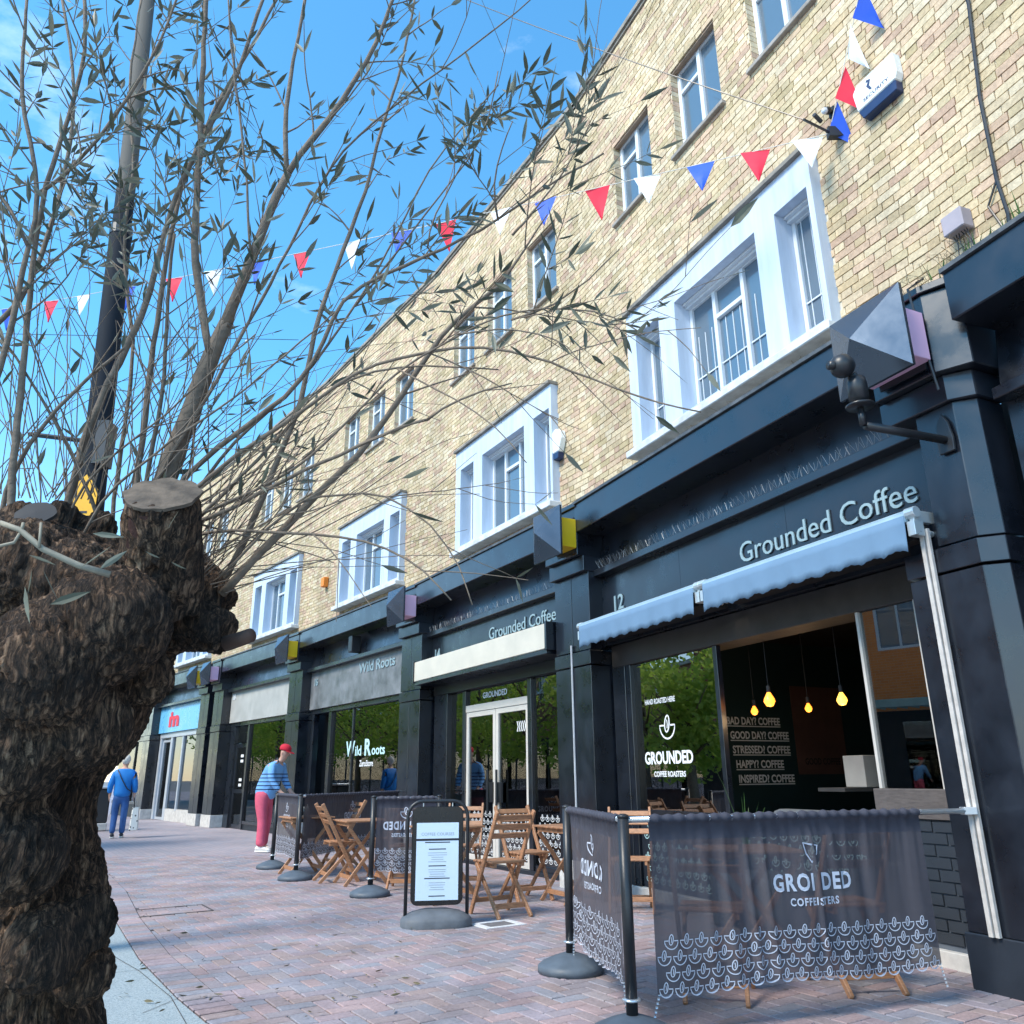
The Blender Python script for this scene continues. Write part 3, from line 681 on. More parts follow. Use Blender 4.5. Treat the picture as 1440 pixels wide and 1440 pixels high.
# left bay partition in front of the teal wall
# ------------------------------------------------------------ bay 2: number 14, coffee shop doors
T2,L2=unit(2,'coffee shop unit numbered 14 with cream roller box and glazed doors')
upper_floors(T2,2,L2,ss=-.17,single=300,seed=2)
P1=pilaster(T2,2)
F2=entablature(T2,2,L2,seed=2)
txt(T2,'sign_lettering',[('Grounded Coffee',2.56,3.16,.25,1.86,0)],M_LETTER,F2)
txt(T2,'shop_number',[('14',4.52,3.10,.24,None,.003)],M_LETTER,F2)
g=MB(); g.tube([(.0,.362,.3),(.0,.362,2.7)],.013,8); g.build('conduit',mat('grey_conduit',(.42,.44,.47),.5),T2)
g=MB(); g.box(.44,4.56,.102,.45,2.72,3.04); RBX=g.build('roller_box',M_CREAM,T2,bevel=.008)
g=MB(); g.box(.40,.438,.10,.47,2.70,3.06); g.box(4.562,4.60,.10,.47,2.70,3.06); g.box(.44,4.56,.10,.44,2.66,2.718); g.build_split('roller_box_end',M_BLACK,RBX,bevel=.004)
g=MB(); g.box(.375,4.57,-.30,.08,2.50,2.658); g.build('shutter_guide',M_BLACKM,T2)
g=MB(); g.box(4.08,4.57,-.25,.06,-.005,2.498); g.box(.375,.62,-.2,.04,-.005,2.498); g.box(3.50,3.60,-.08,.02,-.005,2.498); g.box(1.52,1.62,-.08,.02,-.005,2.498)
g.box(.62,1.52,-.06,.0,.05,.12); g.box(3.60,4.08,-.06,.0,.05,.12); g.build_split('frame_member',M_BLACK,T2,bevel=.004)
g=MB(); g.box(.375,4.57,-.2,.05,-.01,.05); g.build('base_course',M_BLACKR,T2)
DP=mat('pale_door_frame',(.60,.57,.52),.4,var=.06)
g=MB(); g.box(1.62,3.50,-.07,.01,2.16,2.26); g.build('door_transom',DP,T2)
pane(T2,1.62,3.50,2.262,2.498,-.03)
for x0,x1 in ((1.625,2.555),(2.565,3.495)):
    g=MB(); frame_rect(g,x0,x1,.055,2.155,.075,-.06,.0); D=g.build('door',DP,T2,bevel=.003)
    pane(D,x0+.075,x1-.075,.13,2.08,-.03)
    hx=x1-.13 if x0<2 else x0+.13
    g=MB(); g.box(hx-.085,hx+.085,.002,.03,.86,1.13); g.tube([(hx,.06,.70),(hx,.06,1.30)],.018,8); g.build('handle',M_BLACKM,D)
for x0,x1 in ((.62,1.52),(3.60,4.08)): pane(T2,x0,x1,.12,2.498,-.03)
for x0,x1 in ((.64,1.50),(1.72,2.46),(2.66,3.40),(3.62,4.06)):
    g=MB(); cup_rows(g,x0,x1,.20,6,.045,.12,.10,lambda a,c:(a,-.022,c)); g.build('cup_pattern',M_LETTERW,T2)
g=MB()
put_text(g,'GROUNDED',lambda x,y:(3.0-x,-.022,2.34+y),.12,.003,width=.75); g.build('window_lettering',M_LETTERW,T2); g=MB()
for k in range(6):
    g.add([(1.98-k*.05+a,-.022,1.80+c) for a,c in ((0,0),(-.02,0),(-.05,.07),(-.02,.14),(0,.14),(-.03,.07))],[(0,1,2,5),(5,2,3,4)])
g.build('chevrons',M_LETTERW,T2)
room(T2,.3,4.75,5.0,2.9,M_DARK,M_DARK,M_DARK)
g=MB(); g.box(1.2,3.9,-3.6,-2.9,.012,1.05); g.build('counter',mat('counter_wood',(.16,.085,.05),.5),T2,bevel=.01)
g=MB(); g.box(3.0,3.45,-.5,-.45,.7,1.45); g.build('notice_board',mat('notice_teal',(.10,.42,.38),.6),T2)
g=MB(); g.box(3.02,3.28,-.44,-.438,1.20,1.60); g.box(2.72,2.98,-.44,-.438,1.0,1.28); g.build('notice',M_LETTERW,T2)
# ------------------------------------------------------------ bay 3: number 16, plant shop
T3,L3=unit(3,'black-fronted plant shop unit with black fascia tinted grey with sky glare and teal window lettering')
upper_floors(T3,3,L3,shift=.3,ss=.2,seed=3)
P2=pilaster(T3,3)
F3=entablature(T3,3,L3,seed=3,spikes=False,mat_f=mat('worn_glare_fascia',(.16,.17,.18),.42,var=.5,vs=3.2,bump=.08,bs=20,rvar=.12))  # grey tone paints sky glare onto a scuffed black gloss board
txt(T3,'sign_lettering',[('Wild Roots',2.68,3.20,.29,1.60,.002)],M_LETTER,F3)
txt(T3,'shop_number',[('16',5.10,3.17,.22,None,.003)],M_LETTER,F3)
g=MB(); g.box(2.62,2.80,.13,.33,3.62,3.95); g.build('fascia_lamp_box',M_BLACKM,T3,bevel=.01)
g=MB(); g.box(.375,L3-.375,-.3,.04,2.56,2.658); g.box(4.18,4.34,-.1,.03,-.005,2.558); g.box(.375,.80,-.1,.03,-.005,2.558); g.box(3.10,3.15,-.05,.0,.45,2.558); g.box(5.18,L3-.375,-.1,.03,-.005,2.558)
g.box(.80,4.18,-.08,.02,.38,.45); g.build_split('frame_member',M_BLACK,T3,bevel=.004)
W3=pane(T3,.80,3.10,.45,2.558,-.03); pane(T3,3.15,4.18,.45,2.558,-.03)
g=MB(); g.box(.80,4.18,-.1,-.0,-.01,.378); g.build('riser_panel',M_BLACKR,T3)
g=MB(); frame_rect(g,4.36,5.16,.0,2.15,.09,-.40,-.33); D=g.build('door',M_BLACK,T3,bevel=.003); pane(D,4.45,5.07,.09,2.06,-.36)
g=MB(); g.box(4.50,4.95,-.352,-.35,1.62,2.0); g.box(4.55,4.98,-.352,-.35,1.05,1.15); g.build('door_notice',mat('notice_teal2',(.08,.30,.28),.6),D)
g=MB(); f=lambda x,y:(3.42-x,-.022,1.63+y)
put_text(g,'W',f,.40,.012,width=.42); put_text(g,'ild',lambda x,y:f(x+.43,y),.26,.006,width=.30); g.build('window_lettering',M_TEALW,W3); g=MB(); put_text(g,'R',lambda x,y:f(x+.86,y),.42,.014,width=.32); put_text(g,'oots',lambda x,y:f(x+1.20,y),.25,.006,width=.58)
g.build('window_lettering',M_TEALW,W3)
g=MB(); put_text(g,'ZeroStore',lambda x,y:(2.75-x,-.022,1.42+y),.16,.003,width=.62); g.build('window_lettering',M_LETTERW,W3)
room(T3,.3,L3-.3,5,2.9,M_DARK,M_DARK,M_DARK)
# ------------------------------------------------------------ bay 4: number 18
T4,L4=unit(4,'shop unit numbered 18 with fascia coloured pale as sky sheen and large window')
upper_floors(T4,4,L4,shift=.05,ss=.05,seed=4)
P3=pilaster(T4,4)
F4=entablature(T4,4,L4,seed=4,spikes=False,mat_f=mat('pale_glare_fascia',(.42,.42,.40),.5,var=.15,vs=3,bump=.05,bs=20))  # pale sheen of reflected sky put into this dark board's base colour
txt(T4,'shop_number',[('18',4.80,3.27,.22,None,.003)],M_LETTERW,F4)
g=MB(); g.box(.375,L4-.375,-.3,.04,2.56,2.658); g.box(.375,.72,-.1,.03,-.005,2.558); g.box(3.52,3.64,-.1,.03,-.005,2.558); g.box(4.56,L4-.375,-.1,.03,-.005,2.558); g.box(.72,3.52,-.08,.02,.12,.2); g.build_split('frame_member',M_BLACK,T4,bevel=.004)
pane(T4,.72,3.52,.2,2.558,-.03)
g=MB(); g.box(.72,3.52,-.1,0,-.01,.118); g.build('riser_panel',M_BLACKR,T4)
g=MB(); frame_rect(g,3.64,4.56,.0,2.10,.10,-.10,-.03); g.box(3.74,4.46,-.1,-.03,.85,.95); D=g.build('door',M_BLACK,T4,bevel=.003); pane(D,3.74,4.46,.95,2.0,-.06); pane(D,3.74,4.46,.1,.85,-.06); pane(T4,3.64,4.56,2.12,2.55,-.06)
g=MB()
for zz in (1.75,1.62,1.15,1.02): g.box(4.0,4.2,-.055,-.054,zz,zz+.07)
g.build('door_notice',M_LETTERW,D)
room(T4,.3,L4-.3,5,2.9,M_DARK,M_PALE,M_DARK)
# ------------------------------------------------------------ bay 5: narrow black gap
T5,L5=unit(5,'narrow black recess between the pink and yellow boxed pilasters','recess')
g=MB(); wall_grid(g,-.05,L5+.05,CORN-.1,ROOF_Z,[],-.012,-.16); g.build('brick_wall',M_MORTAR,T5)
mb=MB(); [mb.box(s0,s1,-.018,dd,z0,z1,skip=('-y',)) for s0,s1,z0,z1,dd in bricks_for(-.02,L5+.02,CORN-.03,ROOF_Z-.02,[],5)]; tag(mb.build('bricks',M_BRICK,T5),kind='stuff')
g=MB(); g.box(-.05,L5+.05,-.3,.05,ROOF_Z,ROOF_Z+.07); g.build('coping',M_COPING,T5)
P4=pilaster(T5,5,half=.36)
g=MB(); g.box(.36,L5-.36,-.3,.02,-.01,4.2); g.build('recess_panel',M_BLACKR,T5)
g=MB(); g.box(.36,L5-.36,-.3,.2,3.6,3.72); g.build('ledge',M_BLACK,T5)
g=MB(); g.box(.36,L5-.36,-.3,.3,4.2,4.40); g.build('cornice',M_BLACK,T5)
# ------------------------------------------------------------ bay 6: blue travel shop
T6,L6=unit(6,'far shop unit with sky blue fascia, red logo and silver frames')
upper_floors(T6,6,L6,seed=6)
P5=pilaster(T6,6,half=.36)
M_SKYB=mat('sky_blue_sign',(.16,.50,.80),.3,var=.04); M_SILV=mat('silver_frame',(.55,.60,.66),.4,metal=.3,var=.05)
F6=entablature(T6,6,L6,spikes=False,u0=.37,mat_f=M_SKYB)
txt(T6,'sign_logo',[('m',3.9,2.85,.62,1.0,.03),('.',3.75,3.2,.5,.2,.04)],mat('logo_red',(.75,.02,.06),.4,var=0,rvar=0),F6)
g=MB(); g.box(.37,L6-.43,-.3,.04,2.50,2.658); g.box(.37,.95,-.1,.03,.3,2.498); g.box(2.5,2.6,-.1,.03,.3,2.498); g.box(3.55,3.75,-.1,.03,-.005,2.498); g.box(4.7,L6-.43,-.1,.03,-.005,2.498); g.build_split('frame_member',M_SILV,T6,bevel=.004)
pane(T6,.95,2.5,.35,2.498,-.03); pane(T6,2.6,3.55,.35,2.498,-.03)
g=MB(); g.box(.37,3.55,-.12,.02,-.01,.345); g.build('riser_panel',M_STONE,T6)
g=MB(); frame_rect(g,3.76,4.69,.0,2.45,.08,-.1,-.03); D=g.build('door',M_SILV,T6); pane(D,3.84,4.61,.08,2.37,-.06)
room(T6,.3,L6-.3,5,2.9,M_PALE,M_PALE,M_PALE)
g=MB(); g.box(.6,4.6,-2.2,-1.9,2.82,2.84); g.build('ceiling_light',mat('strip_light',(1,1,.95),.5,var=0,rvar=0,emit=(1,.97,.85),estr=5),T6)
# ------------------------------------------------------------ bay 7
T7,L7=unit(7,'farthest brick shop unit, mostly hidden behind the tree trunk')
upper_floors(T7,7,L7,seed=8)
pilaster(T7,7); entablature(T7,7,L7,spikes=False)
g=MB(); g.box(.375,L7-.43,-.1,.02,.4,.5); g.box(.375,L7-.43,-.3,.03,2.5,2.658); g.box(2.5,2.6,-.1,.02,.5,2.498); g.build_split('frame_member',M_BLACK,T7,bevel=.004); pane(T7,.44,2.49,.5,2.498,-.03); pane(T7,2.61,L7-.44,.5,2.498,-.03)
g=MB(); g.box(.375,L7-.43,-.1,0,-.01,.4); g.build('riser_panel',M_BLACKR,T7)
room(T7,.3,L7-.3,4,2.9,M_DARK,M_DARK,M_DARK)
# ================================================================== THINGS FIXED TO THE FACADE
def atz(px,py,z):
    D=ray(px,py); t=(z-CAM_H)/D.z; return Vector((D.x*t,D.y*t,z))
def local_empty(name,i,u,o,z,label,cat,group=None):
    p=bay_pt(i,u,o,z); d=FR[i][1]; return empty(name,p,atan2(d.y,d.x),label,cat,group)
# ---- pyramid signs on coloured boxes
def pyramid(i,u,m,label):
    t=local_empty('pyramid_sign',i,u,.48,3.70,label,'sign','pyramid signs on the pilasters')
    h=.305
    g=MB(); g.box(-h,h,.26,.285,0,2*h); g.add([(-h,.2855,0),(h,.2855,0),(h,.2855,2*h),(-h,.2855,2*h),(.0,.46,h)],[(0,4,1),(1,4,2),(2,4,3),(3,4,0)])
    g.build('pyramid_plate',M_PYR,t)
    g=MB(); g.box(-.24,.24,.012,.259,.12,.48); g.build('coloured_box',m,t,bevel=.004)
    g=MB(); g.box(-.19,.19,-.005,.011,.08,.52); g.build('back_plate',M_BLACKM,t)
    return t
pyramid(1,.02,M_PINK,'nearest dark pyramid sign with pink box beside the security camera')
pyramid(2,-.13,M_YEL,'pyramid sign with yellow box between shop fascias 12 and 14')
pyramid(3,-.18,M_PINK,'pyramid sign with pink box left of the cream roller box')
pyramid(4,-.10,M_YEL,'pyramid sign with yellow box left of the plant shop fascia')
pyramid(5,0,M_PINK,'far pyramid sign with pink box left of fascia 18')
pyramid(6,0,M_YEL,'farthest pyramid sign with yellow box beside the blue fascia')
# ---- awning over number 12, two lengths
def awning(u0,u1,label):
    t=local_empty('awning',1,0,0,0,label,'awning','retracted awnings over shop 12')
    g=MB(); g.tube([(u0,.46,2.845),(u1,.46,2.845)],.045,12); g.box(u0,u1,.44,.50,2.80,2.875); g.build('front_bar',M_AWNBAR,t,bevel=.004)
    n=int((u1-u0)/.185); N=n*10; V=[]; F=[]
    for k in range(N+1):
        a=k/N; u=u0+(u1-u0)*a; ph=a*n*2*pi
        zb=2.595+.016*abs(sin(ph/2))*1.3-.004*cos(ph*3.1); wv=.006*sin(a*31)+.004*sin(a*67+1)
        for j in range(5): V.append((u,.505+wv*(j/4)+.002*j,2.845+(zb-2.845)*j/4))
    for k in range(N):
        for j in range(4): F.append((k*5+j,(k+1)*5+j,(k+1)*5+j+1,k*5+j+1))
    g=MB(); g.add(V,F); o=g.build('valance',M_AWN,t,smooth=True); o.modifiers.new('s','SOLIDIFY').thickness=.003
    g=MB(); g.box(u0+.02,u1-.02,.102,.42,2.69,2.83); g.build('roller',M_DARKB,t)
    for ue in (u0-.03,u1+.03):
        g=MB(); g.box(ue-.018,ue+.018,.10,.47,2.80,2.88); g.box(ue-.03,ue+.03,.40,.49,2.70,2.80)
        g.tube([(ue-.04,.46,2.86),(ue+.04,.46,2.86)],.04,12); g.tube([(ue,.20,2.72),(ue,.44,2.74)],.022,8); g.build('bracket',mat('awning_bracket',(.60,.66,.68),.35,metal=.5,var=.1),t,bevel=.003)
awning(.18,2.38,'right-hand length of blue scalloped awning under the fascia of shop 12')
awning(2.52,4.70,'left-hand length of blue scalloped awning beside the number 12')
# ---- security camera on an arm
a=bay_pt(1,-.12,.36,3.30); e=atz(1214,598,3.30)
t=empty('security_camera',a,0,'black security camera on a bracket arm below the nearest pyramid sign','camera')
e=e-a; Mc=M_BLACKM
g=MB(); g.tube([(0,0,0),e*.97],.028,10); g.tube([e,e+Vector((0,0,.12))],.022,10); g.build('arm',Mc,t,smooth=True)
g=MB(); q=e+Vector((0,0,.12)); g.lathe([(.02,0),(.085,.004),(.09,.018),(.03,.028),(.028,.05),(.062,.06),(.062,.17),(.055,.21),(.03,.22)],18,q); g.build('motor_housing',Mc,t,smooth=True)
hd=q+Vector((-.03,-.01,.235)); g=MB(); g.tube([q+Vector((.0,0,.20)),hd],.03,8); g.ball(hd+Vector((-.06,-.02,.05)),.08,16,12); g.tube([hd+Vector((-.16,-.05,.04)),hd+Vector((-.10,-.035,.045))],.03,10); g.build('camera_head',Mc,t,smooth=True)
d=FR[1][1]; nn=FR[1][2]; d3=Vector((d.x,d.y,0)); n3=Vector((nn.x,nn.y,0))
g=MB(); g.prism([(-.055,-.09),(.055,-.09),(.06,.0),(.04,.12),(0,.19),(-.04,.12),(-.06,0)],-.012,.012,lambda x,y,h:d3*x+n3*h+Vector((0,0,y))); g.build('wall_plate',Mc,t,bevel=.004)
# ---- alarm boxes
t=local_empty('alarm_box',1,.10,.005,6.42,'white alarm box with dark blue base high on the brick wall','alarm box')
g=MB(); f=lambda x,y,h:(x,h,y)
g.prism([(-.19,.10),(.19,.10),(.215,.30),(.16,.36),(-.21,.36),(-.215,.16)],0,.09,f); g.build('cover',mat('alarm_white',(.85,.88,.86),.4,var=.03),t,bevel=.008)
g=MB(); g.prism([(-.185,.0),(.15,-.0),(.188,.097),(-.19,.097)],0,.085,f); g.build('base',mat('alarm_navy',(.01,.03,.10),.4),t,bevel=.006)
g=MB(); g.add([(.02+x,.0915,.2+y) for x,y in ((0,0),(.02,0),(.05,.06),(.03,.09),(.05,.10),(.04,.12),(.0,.10),(.02,.05))],[tuple(range(8))]); put_text(g,'SECURITY',lambda x,y:(.12-x,.0915,.14+y),.045,.001,width=.26); g.build('logo',mat('alarm_ink',(.03,.05,.12),.5),t)
t=local_empty('alarm_box',2,.62,.005,5.40,'small white bell-shaped alarm box on brick beside a window surround','alarm box')
g=MB(); g.prism([(-.07,.10),(.07,.10),(.14,.28),(.12,.40),(.0,.46),(-.12,.40),(-.14,.28)],0,.10,f); g.build('cover',mat('alarm_white',(.8,.8,.8)),t,bevel=.012)
g=MB(); g.prism([(-.055,.0),(.055,.0),(.07,.097),(-.07,.097)],0,.10,f); g.build('base',mat('alarm_navy',(.01,.03,.10),.4),t,bevel=.006)
t=local_empty('alarm_box',3,5.0,.005,5.44,'small orange alarm box on brick above the plant shop','alarm box')
g=MB(); g.prism([(-.08,0),(.08,0),(.10,.22),(-.10,.22)],0,.12,f); g.build('cover',mat('alarm_orange',(.85,.25,.03)),t,bevel=.01)
t=local_empty('junction_box',0,5.02,.005,4.88,'grey junction box with dangling cables above the near cornice','box')
g=MB(); g.box(-.085,.085,0,.11,0,.16); g.build('cover',mat('box_grey',(.36,.32,.36),.6),t,bevel=.008)
g=MB()
for k in range(6):
    x=-.06+.022*k; g.tube([(x,.05,0),(x+random.uniform(-.05,.05),.06,-.09),(x+random.uniform(-.10,.08),.05,-.46+random.uniform(0,.04))],.004,5)
g.build('cables',Mc,t)
# cable run down the brick
g=MB(); P=[bay_pt(0,u,.02,z) for u,z in ((4.62,8.2),(4.60,6.6),(4.68,5.8),(4.70,5.1),(4.68,4.80),(4.72,4.45))]; g.tube(P,.013,6); P=[bay_pt(0,u,.02,z) for u,z in ((4.70,5.1),(4.80,4.95),(4.74,4.75),(4.66,4.45))]; g.tube(P,.008,6)
t=g.build('wall_cable',Mc); tag(t,'black cable running down the brick at the right edge','cable')
P=[bay_pt(0,5.08,.50,4.40),bay_pt(0,5.10,.40,4.47),bay_pt(0,5.14,.52,4.38),bay_pt(0,5.12,.50,4.0),bay_pt(0,5.10,.46,3.6)]
g=MB(); g.tube(P,.009,6); tag(g.build('loose_cable',Mc),'thin black cable looping off the cornice beside the pink box','cable')
# weeds on the cornice
g=MB(); rg=random.Random(5)
for k in range(170):
    u=rg.gauss(4.45,.28); o=rg.uniform(.30,.47); p=bay_pt(0,u,o,4.405); h=rg.uniform(.02,.10)*(1 if rg.random()<.8 else 1.7); a=rg.uniform(0,6.28)
    q=p+Vector((cos(a)*h*.6,sin(a)*h*.6,h)); s=Vector((-sin(a),cos(a),0))*.006; g.add([p-s,p+s,q],[(0,1,2)])
tag(g.build('moss',M_GREEN),'tuft of moss and weeds growing on the near cornice','moss',kind='stuff')
g=MB()
for k in range(60):
    i=0 if k<34 else 1; u=rg.uniform(4.75,5.3) if i==0 else rg.uniform(0.6,4.4); p=bay_pt(i,u,rg.uniform(.34,.46),4.40); h=rg.uniform(.06,.22) if i==0 else rg.uniform(.02,.07); g.tube([p,p+Vector((rg.uniform(-.06,.06),rg.uniform(-.04,.04),h*.6)),p+Vector((rg.uniform(-.12,.12),rg.uniform(-.06,.06),h))],.0018,4)
tag(g.build('dry_stalks',mat('dry_stalk',(.20,.16,.10),.8)),'dry stalks sprouting along the cornice top','stalks',kind='stuff')

# ---- bunting
FB=[mat('flag_white',(.80,.84,.90),.7,var=.03),mat('flag_red',(.80,.02,.06),.7,var=.04),mat('flag_blue',(.01,.09,.60),.7,var=.04)]
def bunting(p0,p1,sag,pxs,cols,label,size=(.26,.34),sway=0,axis=0,rev=False):
    p0=Vector(p0); p1=Vector(p1)
    t=empty('bunting',p0,0,label,'bunting')
    pos=lambda a:p0+(p1-p0)*a-Vector((0,0,sag*4*a*(1-a)))
    g=MB(); g.tube([pos(k/40)-p0 for k in range(41)],.004,5); g.build('cord',mat('cord_white',(.7,.68,.62),.8),t)
    rg=random.Random(len(pxs)); dirv=(p1-p0).normalized()
    for x,c in zip(pxs,cols):
        lo,hi=0.,1.
        f0=proj(pos(0))[axis]>proj(pos(1))[axis]
        for _ in range(40):
            m_=(lo+hi)/2; v=proj(pos(m_))[axis]
            if (v>x)==f0: lo=m_
            else: hi=m_
        q=pos(lo)-p0; w,h=size; tw=rg.uniform(-.5,.5); sw=sway+rg.uniform(-.05,.05)
        side=dirv.cross(Vector((0,0,1))).normalized()
        ax=(dirv*cos(tw*.4)+side*sin(tw*.4)).normalized(); dn=(Vector((0,0,-1))+side*rg.uniform(-.25,.25)+Vector((1,0,0))*sw).normalized()
        V=[];F=[]; n=5
        for r_ in range(n+1):
            ww=w*(1-r_/n)+.002; 
            for s_ in range(4):
                cu=sin(s_/3*pi)*.02*(r_/n)*(1 if tw>0 else -1)
                V.append(q+ax*(ww*(s_/3-.5))+dn*(h*r_/n)+side*(cu+.02*tw*sin(r_/n*pi)))
        for r_ in range(n):
            for s_ in range(3): F.append((r_*4+s_,r_*4+s_+1,(r_+1)*4+s_+1,(r_+1)*4+s_))
        g=MB(); g.add(V,F); g.build('flag',FB[c],t,smooth=True)
    return t
ANCH=bay_pt(1,.58,.10,6.55)
px1=[1135,1062,985,910,840,767,705,627,565,495,425,363,300,245,180,118,72,10]
bunting(ANCH,at(-170,462,11.5),.16,px1,[0,1,2]*6,'long string of red, white and blue flags across the street through the tree')
bunting(ANCH+Vector((0,0,.05)),at(1245,-190,4.6),.02,[165,116,58,2],[2,1,0,2],'short string of flags rising from the wall bracket beside the alarm box',sway=.5,axis=1)
t=empty('wall_bracket',ANCH,0,'small metal bracket and turnbuckle on the brick holding the bunting','bracket')
g=MB(); g.box(-.03,.12,-.03,.03,-.05,.05); g.tube([(0,0,0),at(1130,168,ANCH.y-.25)-ANCH],.012,6); g.tube([(-.12,-.1,.03),(-.2,-.16,.05)],.02,6); g.build('hook',Mc,t)
g=MB(); a=at(1130,168,ANCH.y-.25); b2=at(560,-40,9.0); g.tube([a+(b2-a)*k/20-Vector((0,0,.25*(k/20)*(1-k/20)*4*.3)) for k in range(21)],.006,5); tag(g.build('span_wire',Mc),'thin span wire from the brick wall up across the sky','wire')
g=MB(); a=at(-60,468,13); b2=at(420,478,15); g.tube([a+(b2-a)*k/10 for k in range(11)],.007,5); o=g.build('light_string',Mc); tag(o,'faint string of small lights across the sky behind the tree','string lights')
for k in (2,5,8):
    g=MB(); q=a+(b2-a)*(k/10+.03); g.ball(q-Vector((0,0,.06)),.035,8,6); g.build('bulb',mat('clear_bulb',(.7,.75,.8),.2),o)
# small camera on the brick by the alarm
t=local_empty('wall_sensor',1,.60,.01,6.83,'tiny black and white sensor on the brick above the bunting bracket','sensor')
g=MB(); g.ball((0,.06,0),.035,10,8,sc=(1,1.2,1)); g.box(-.03,.03,0,.02,-.05,.05); g.build('body',Mc,t)
g=MB(); g.ball((0,.10,-.02),.03,8,6); g.build('lens',M_FRAME,t)
# ================================================================== TERRACE FURNITURE
def make_chair():
    t=empty('folding_chair',(0,0,0),0,'x','chair','folding wooden terrace chairs')
    hw=.20
    T=lambda a:(-.27+.49*a,.90*(1-a))                           # long member top(-.27,.90) -> front foot (.22,0)
    for y in (-hw,hw):
        g=MB(); a,c=T(0),T(1); g.bar((a[0],y,a[1]),(c[0],y,c[1]),.024,.045,(1,0,.6)); g.build('leg',M_WOOD,t,bevel=.004)
        y2=y*.84; g=MB(); g.bar((-.25,y2,0),(.17,y2,.435),.024,.04,(1,0,-1)); g.build('leg',M_WOOD,t,bevel=.004)
    for zc in (.845,.765,.685):
        a=(.90-zc)/.90; x=T(a)[0]; g=MB(); g.bar((x-.002,-hw+.012,zc),(x-.002,hw-.012,zc),.016,.052,(-.48,0,.88)); g.build('back_slat',M_WOOD,t,bevel=.004)
    for k in range(5):
        x=-.115+k*.073; g=MB(); g.box(x-.030,x+.030,-hw+.014,hw-.014,.447,.465); g.build('seat_slat',M_WOOD,t,bevel=.004)
    for y in (-.15,.15):
        g=MB(); g.box(-.15,.21,y-.012,y+.012,.415,.446); g.build('seat_rail',M_WOOD,t)
    g=MB(); g.bar((-.16,-hw*.84+.012,.095),(-.16,hw*.84-.012,.095),.018,.045,(0,0,1)); g.build('stretcher',M_WOOD,t,bevel=.003)
    g=MB(); g.bar((.155,-hw+.012,.12),(.155,hw-.012,.12),.018,.04,(0,0,1)); g.build('stretcher',M_WOOD,t,bevel=.003)
    return t
def make_table():
    t=empty('folding_table',(0,0,0),0,'x','table','folding wooden terrace tables')
    for k in range(6):
        y=-.25+k*.1; g=MB(); g.box(-.30,.30,y-.0465,y+.0465,.70,.72); g.build('top_slat',M_WOOD,t,bevel=.004)
    for x in (-.24,.24): g=MB(); g.box(x-.02,x+.02,-.27,.27,.655,.699); g.build('rail',M_WOOD,t)
    for y in (-.25,.25):
        g=MB(); g.bar((-.26,y,.655),(.26,y,0),.022,.042,(1,0,1)); g.build('leg',M_WOOD,t,bevel=.004)
        y2=y*.88; g=MB(); g.bar((.26,y2,.655),(-.26,y2,0),.022,.042,(1,0,-1)); g.build('leg',M_WOOD,t,bevel=.004)
    for x,z in ((.19,.09),(-.19,.09)): g=MB(); g.bar((x,-.24,z),(x,.24,z),.018,.042); g.build('stretcher',M_WOOD,t)
    return t
CH=make_chair(); TB=make_table()
chairs=[(-.13,8.15,122,'wooden folding chair seen from behind in the middle, right of the menu board'),
(.10,9.10,-60,'wooden folding chair facing the camera behind the middle chair'),
(-.60,10.0,-95,'wooden folding chair behind the menu board, facing the camera'),
(-1.02,10.75,-20,'wooden folding chair half hidden just above the menu board'),
(1.16,5.26,75,'wooden folding chair behind the near banner, left of its lettering'),
(2.02,5.42,98,'wooden folding chair behind the right half of the near banner'),
(1.10,8.30,-100,'wooden folding chair by the window of shop 12 behind the near post'),
(-2.20,10.80,25,'wooden folding chair between the far post and the slatted table'),
(-2.45,12.2,-150,'wooden folding chair behind the table with a drink'),
(-1.62,11.15,200,'wooden folding chair pushed under the far side of the slatted table'),
(-1.25,10.05,85,'wooden folding chair behind the small banner left of the menu board')]
for k,(x,y,h,lab) in enumerate(chairs):
    o=CH if k==0 else copy_tree(CH); o.location=(x,y,0); o.rotation_euler=(0,0,radians(h)); o['label']=lab
tables=[(-.72,9.05,35,'wooden table right behind the menu board'),(.60,8.95,30,'wooden table left of the near banner post'),
(1.62,6.05,5,'wooden table behind the near coffee banner'),(-1.86,10.55,28,'wooden table with crossed legs in the left seating group'),(-2.80,11.55,30,'wooden table holding a drink beside the far post')]
for k,(x,y,h,lab) in enumerate(tables):
    o=TB if k==0 else copy_tree(TB); o.location=(x,y,0); o.rotation_euler=(0,0,radians(h)); o['label']=lab
# drink on the far table
t=empty('iced_drink',(-2.80,11.50,.721),0,'clear tumbler with a straw on the far table','drink')
g=MB(); g.lathe([(.03,0),(.042,.12),(.039,.12),(.028,.005)],14); g.build('tumbler',mat('tumbler',(.75,.8,.78),.15,alpha=.6),t)
g=MB(); g.lathe([(.027,.006),(.036,.09)],12); g.build('milky_drink',mat('milk_coffee',(.7,.62,.5),.4),t)
g=MB(); g.tube([(0,0,.02),(.02,.01,.21)],.004,6); g.build('straw',M_LETTERW,t)

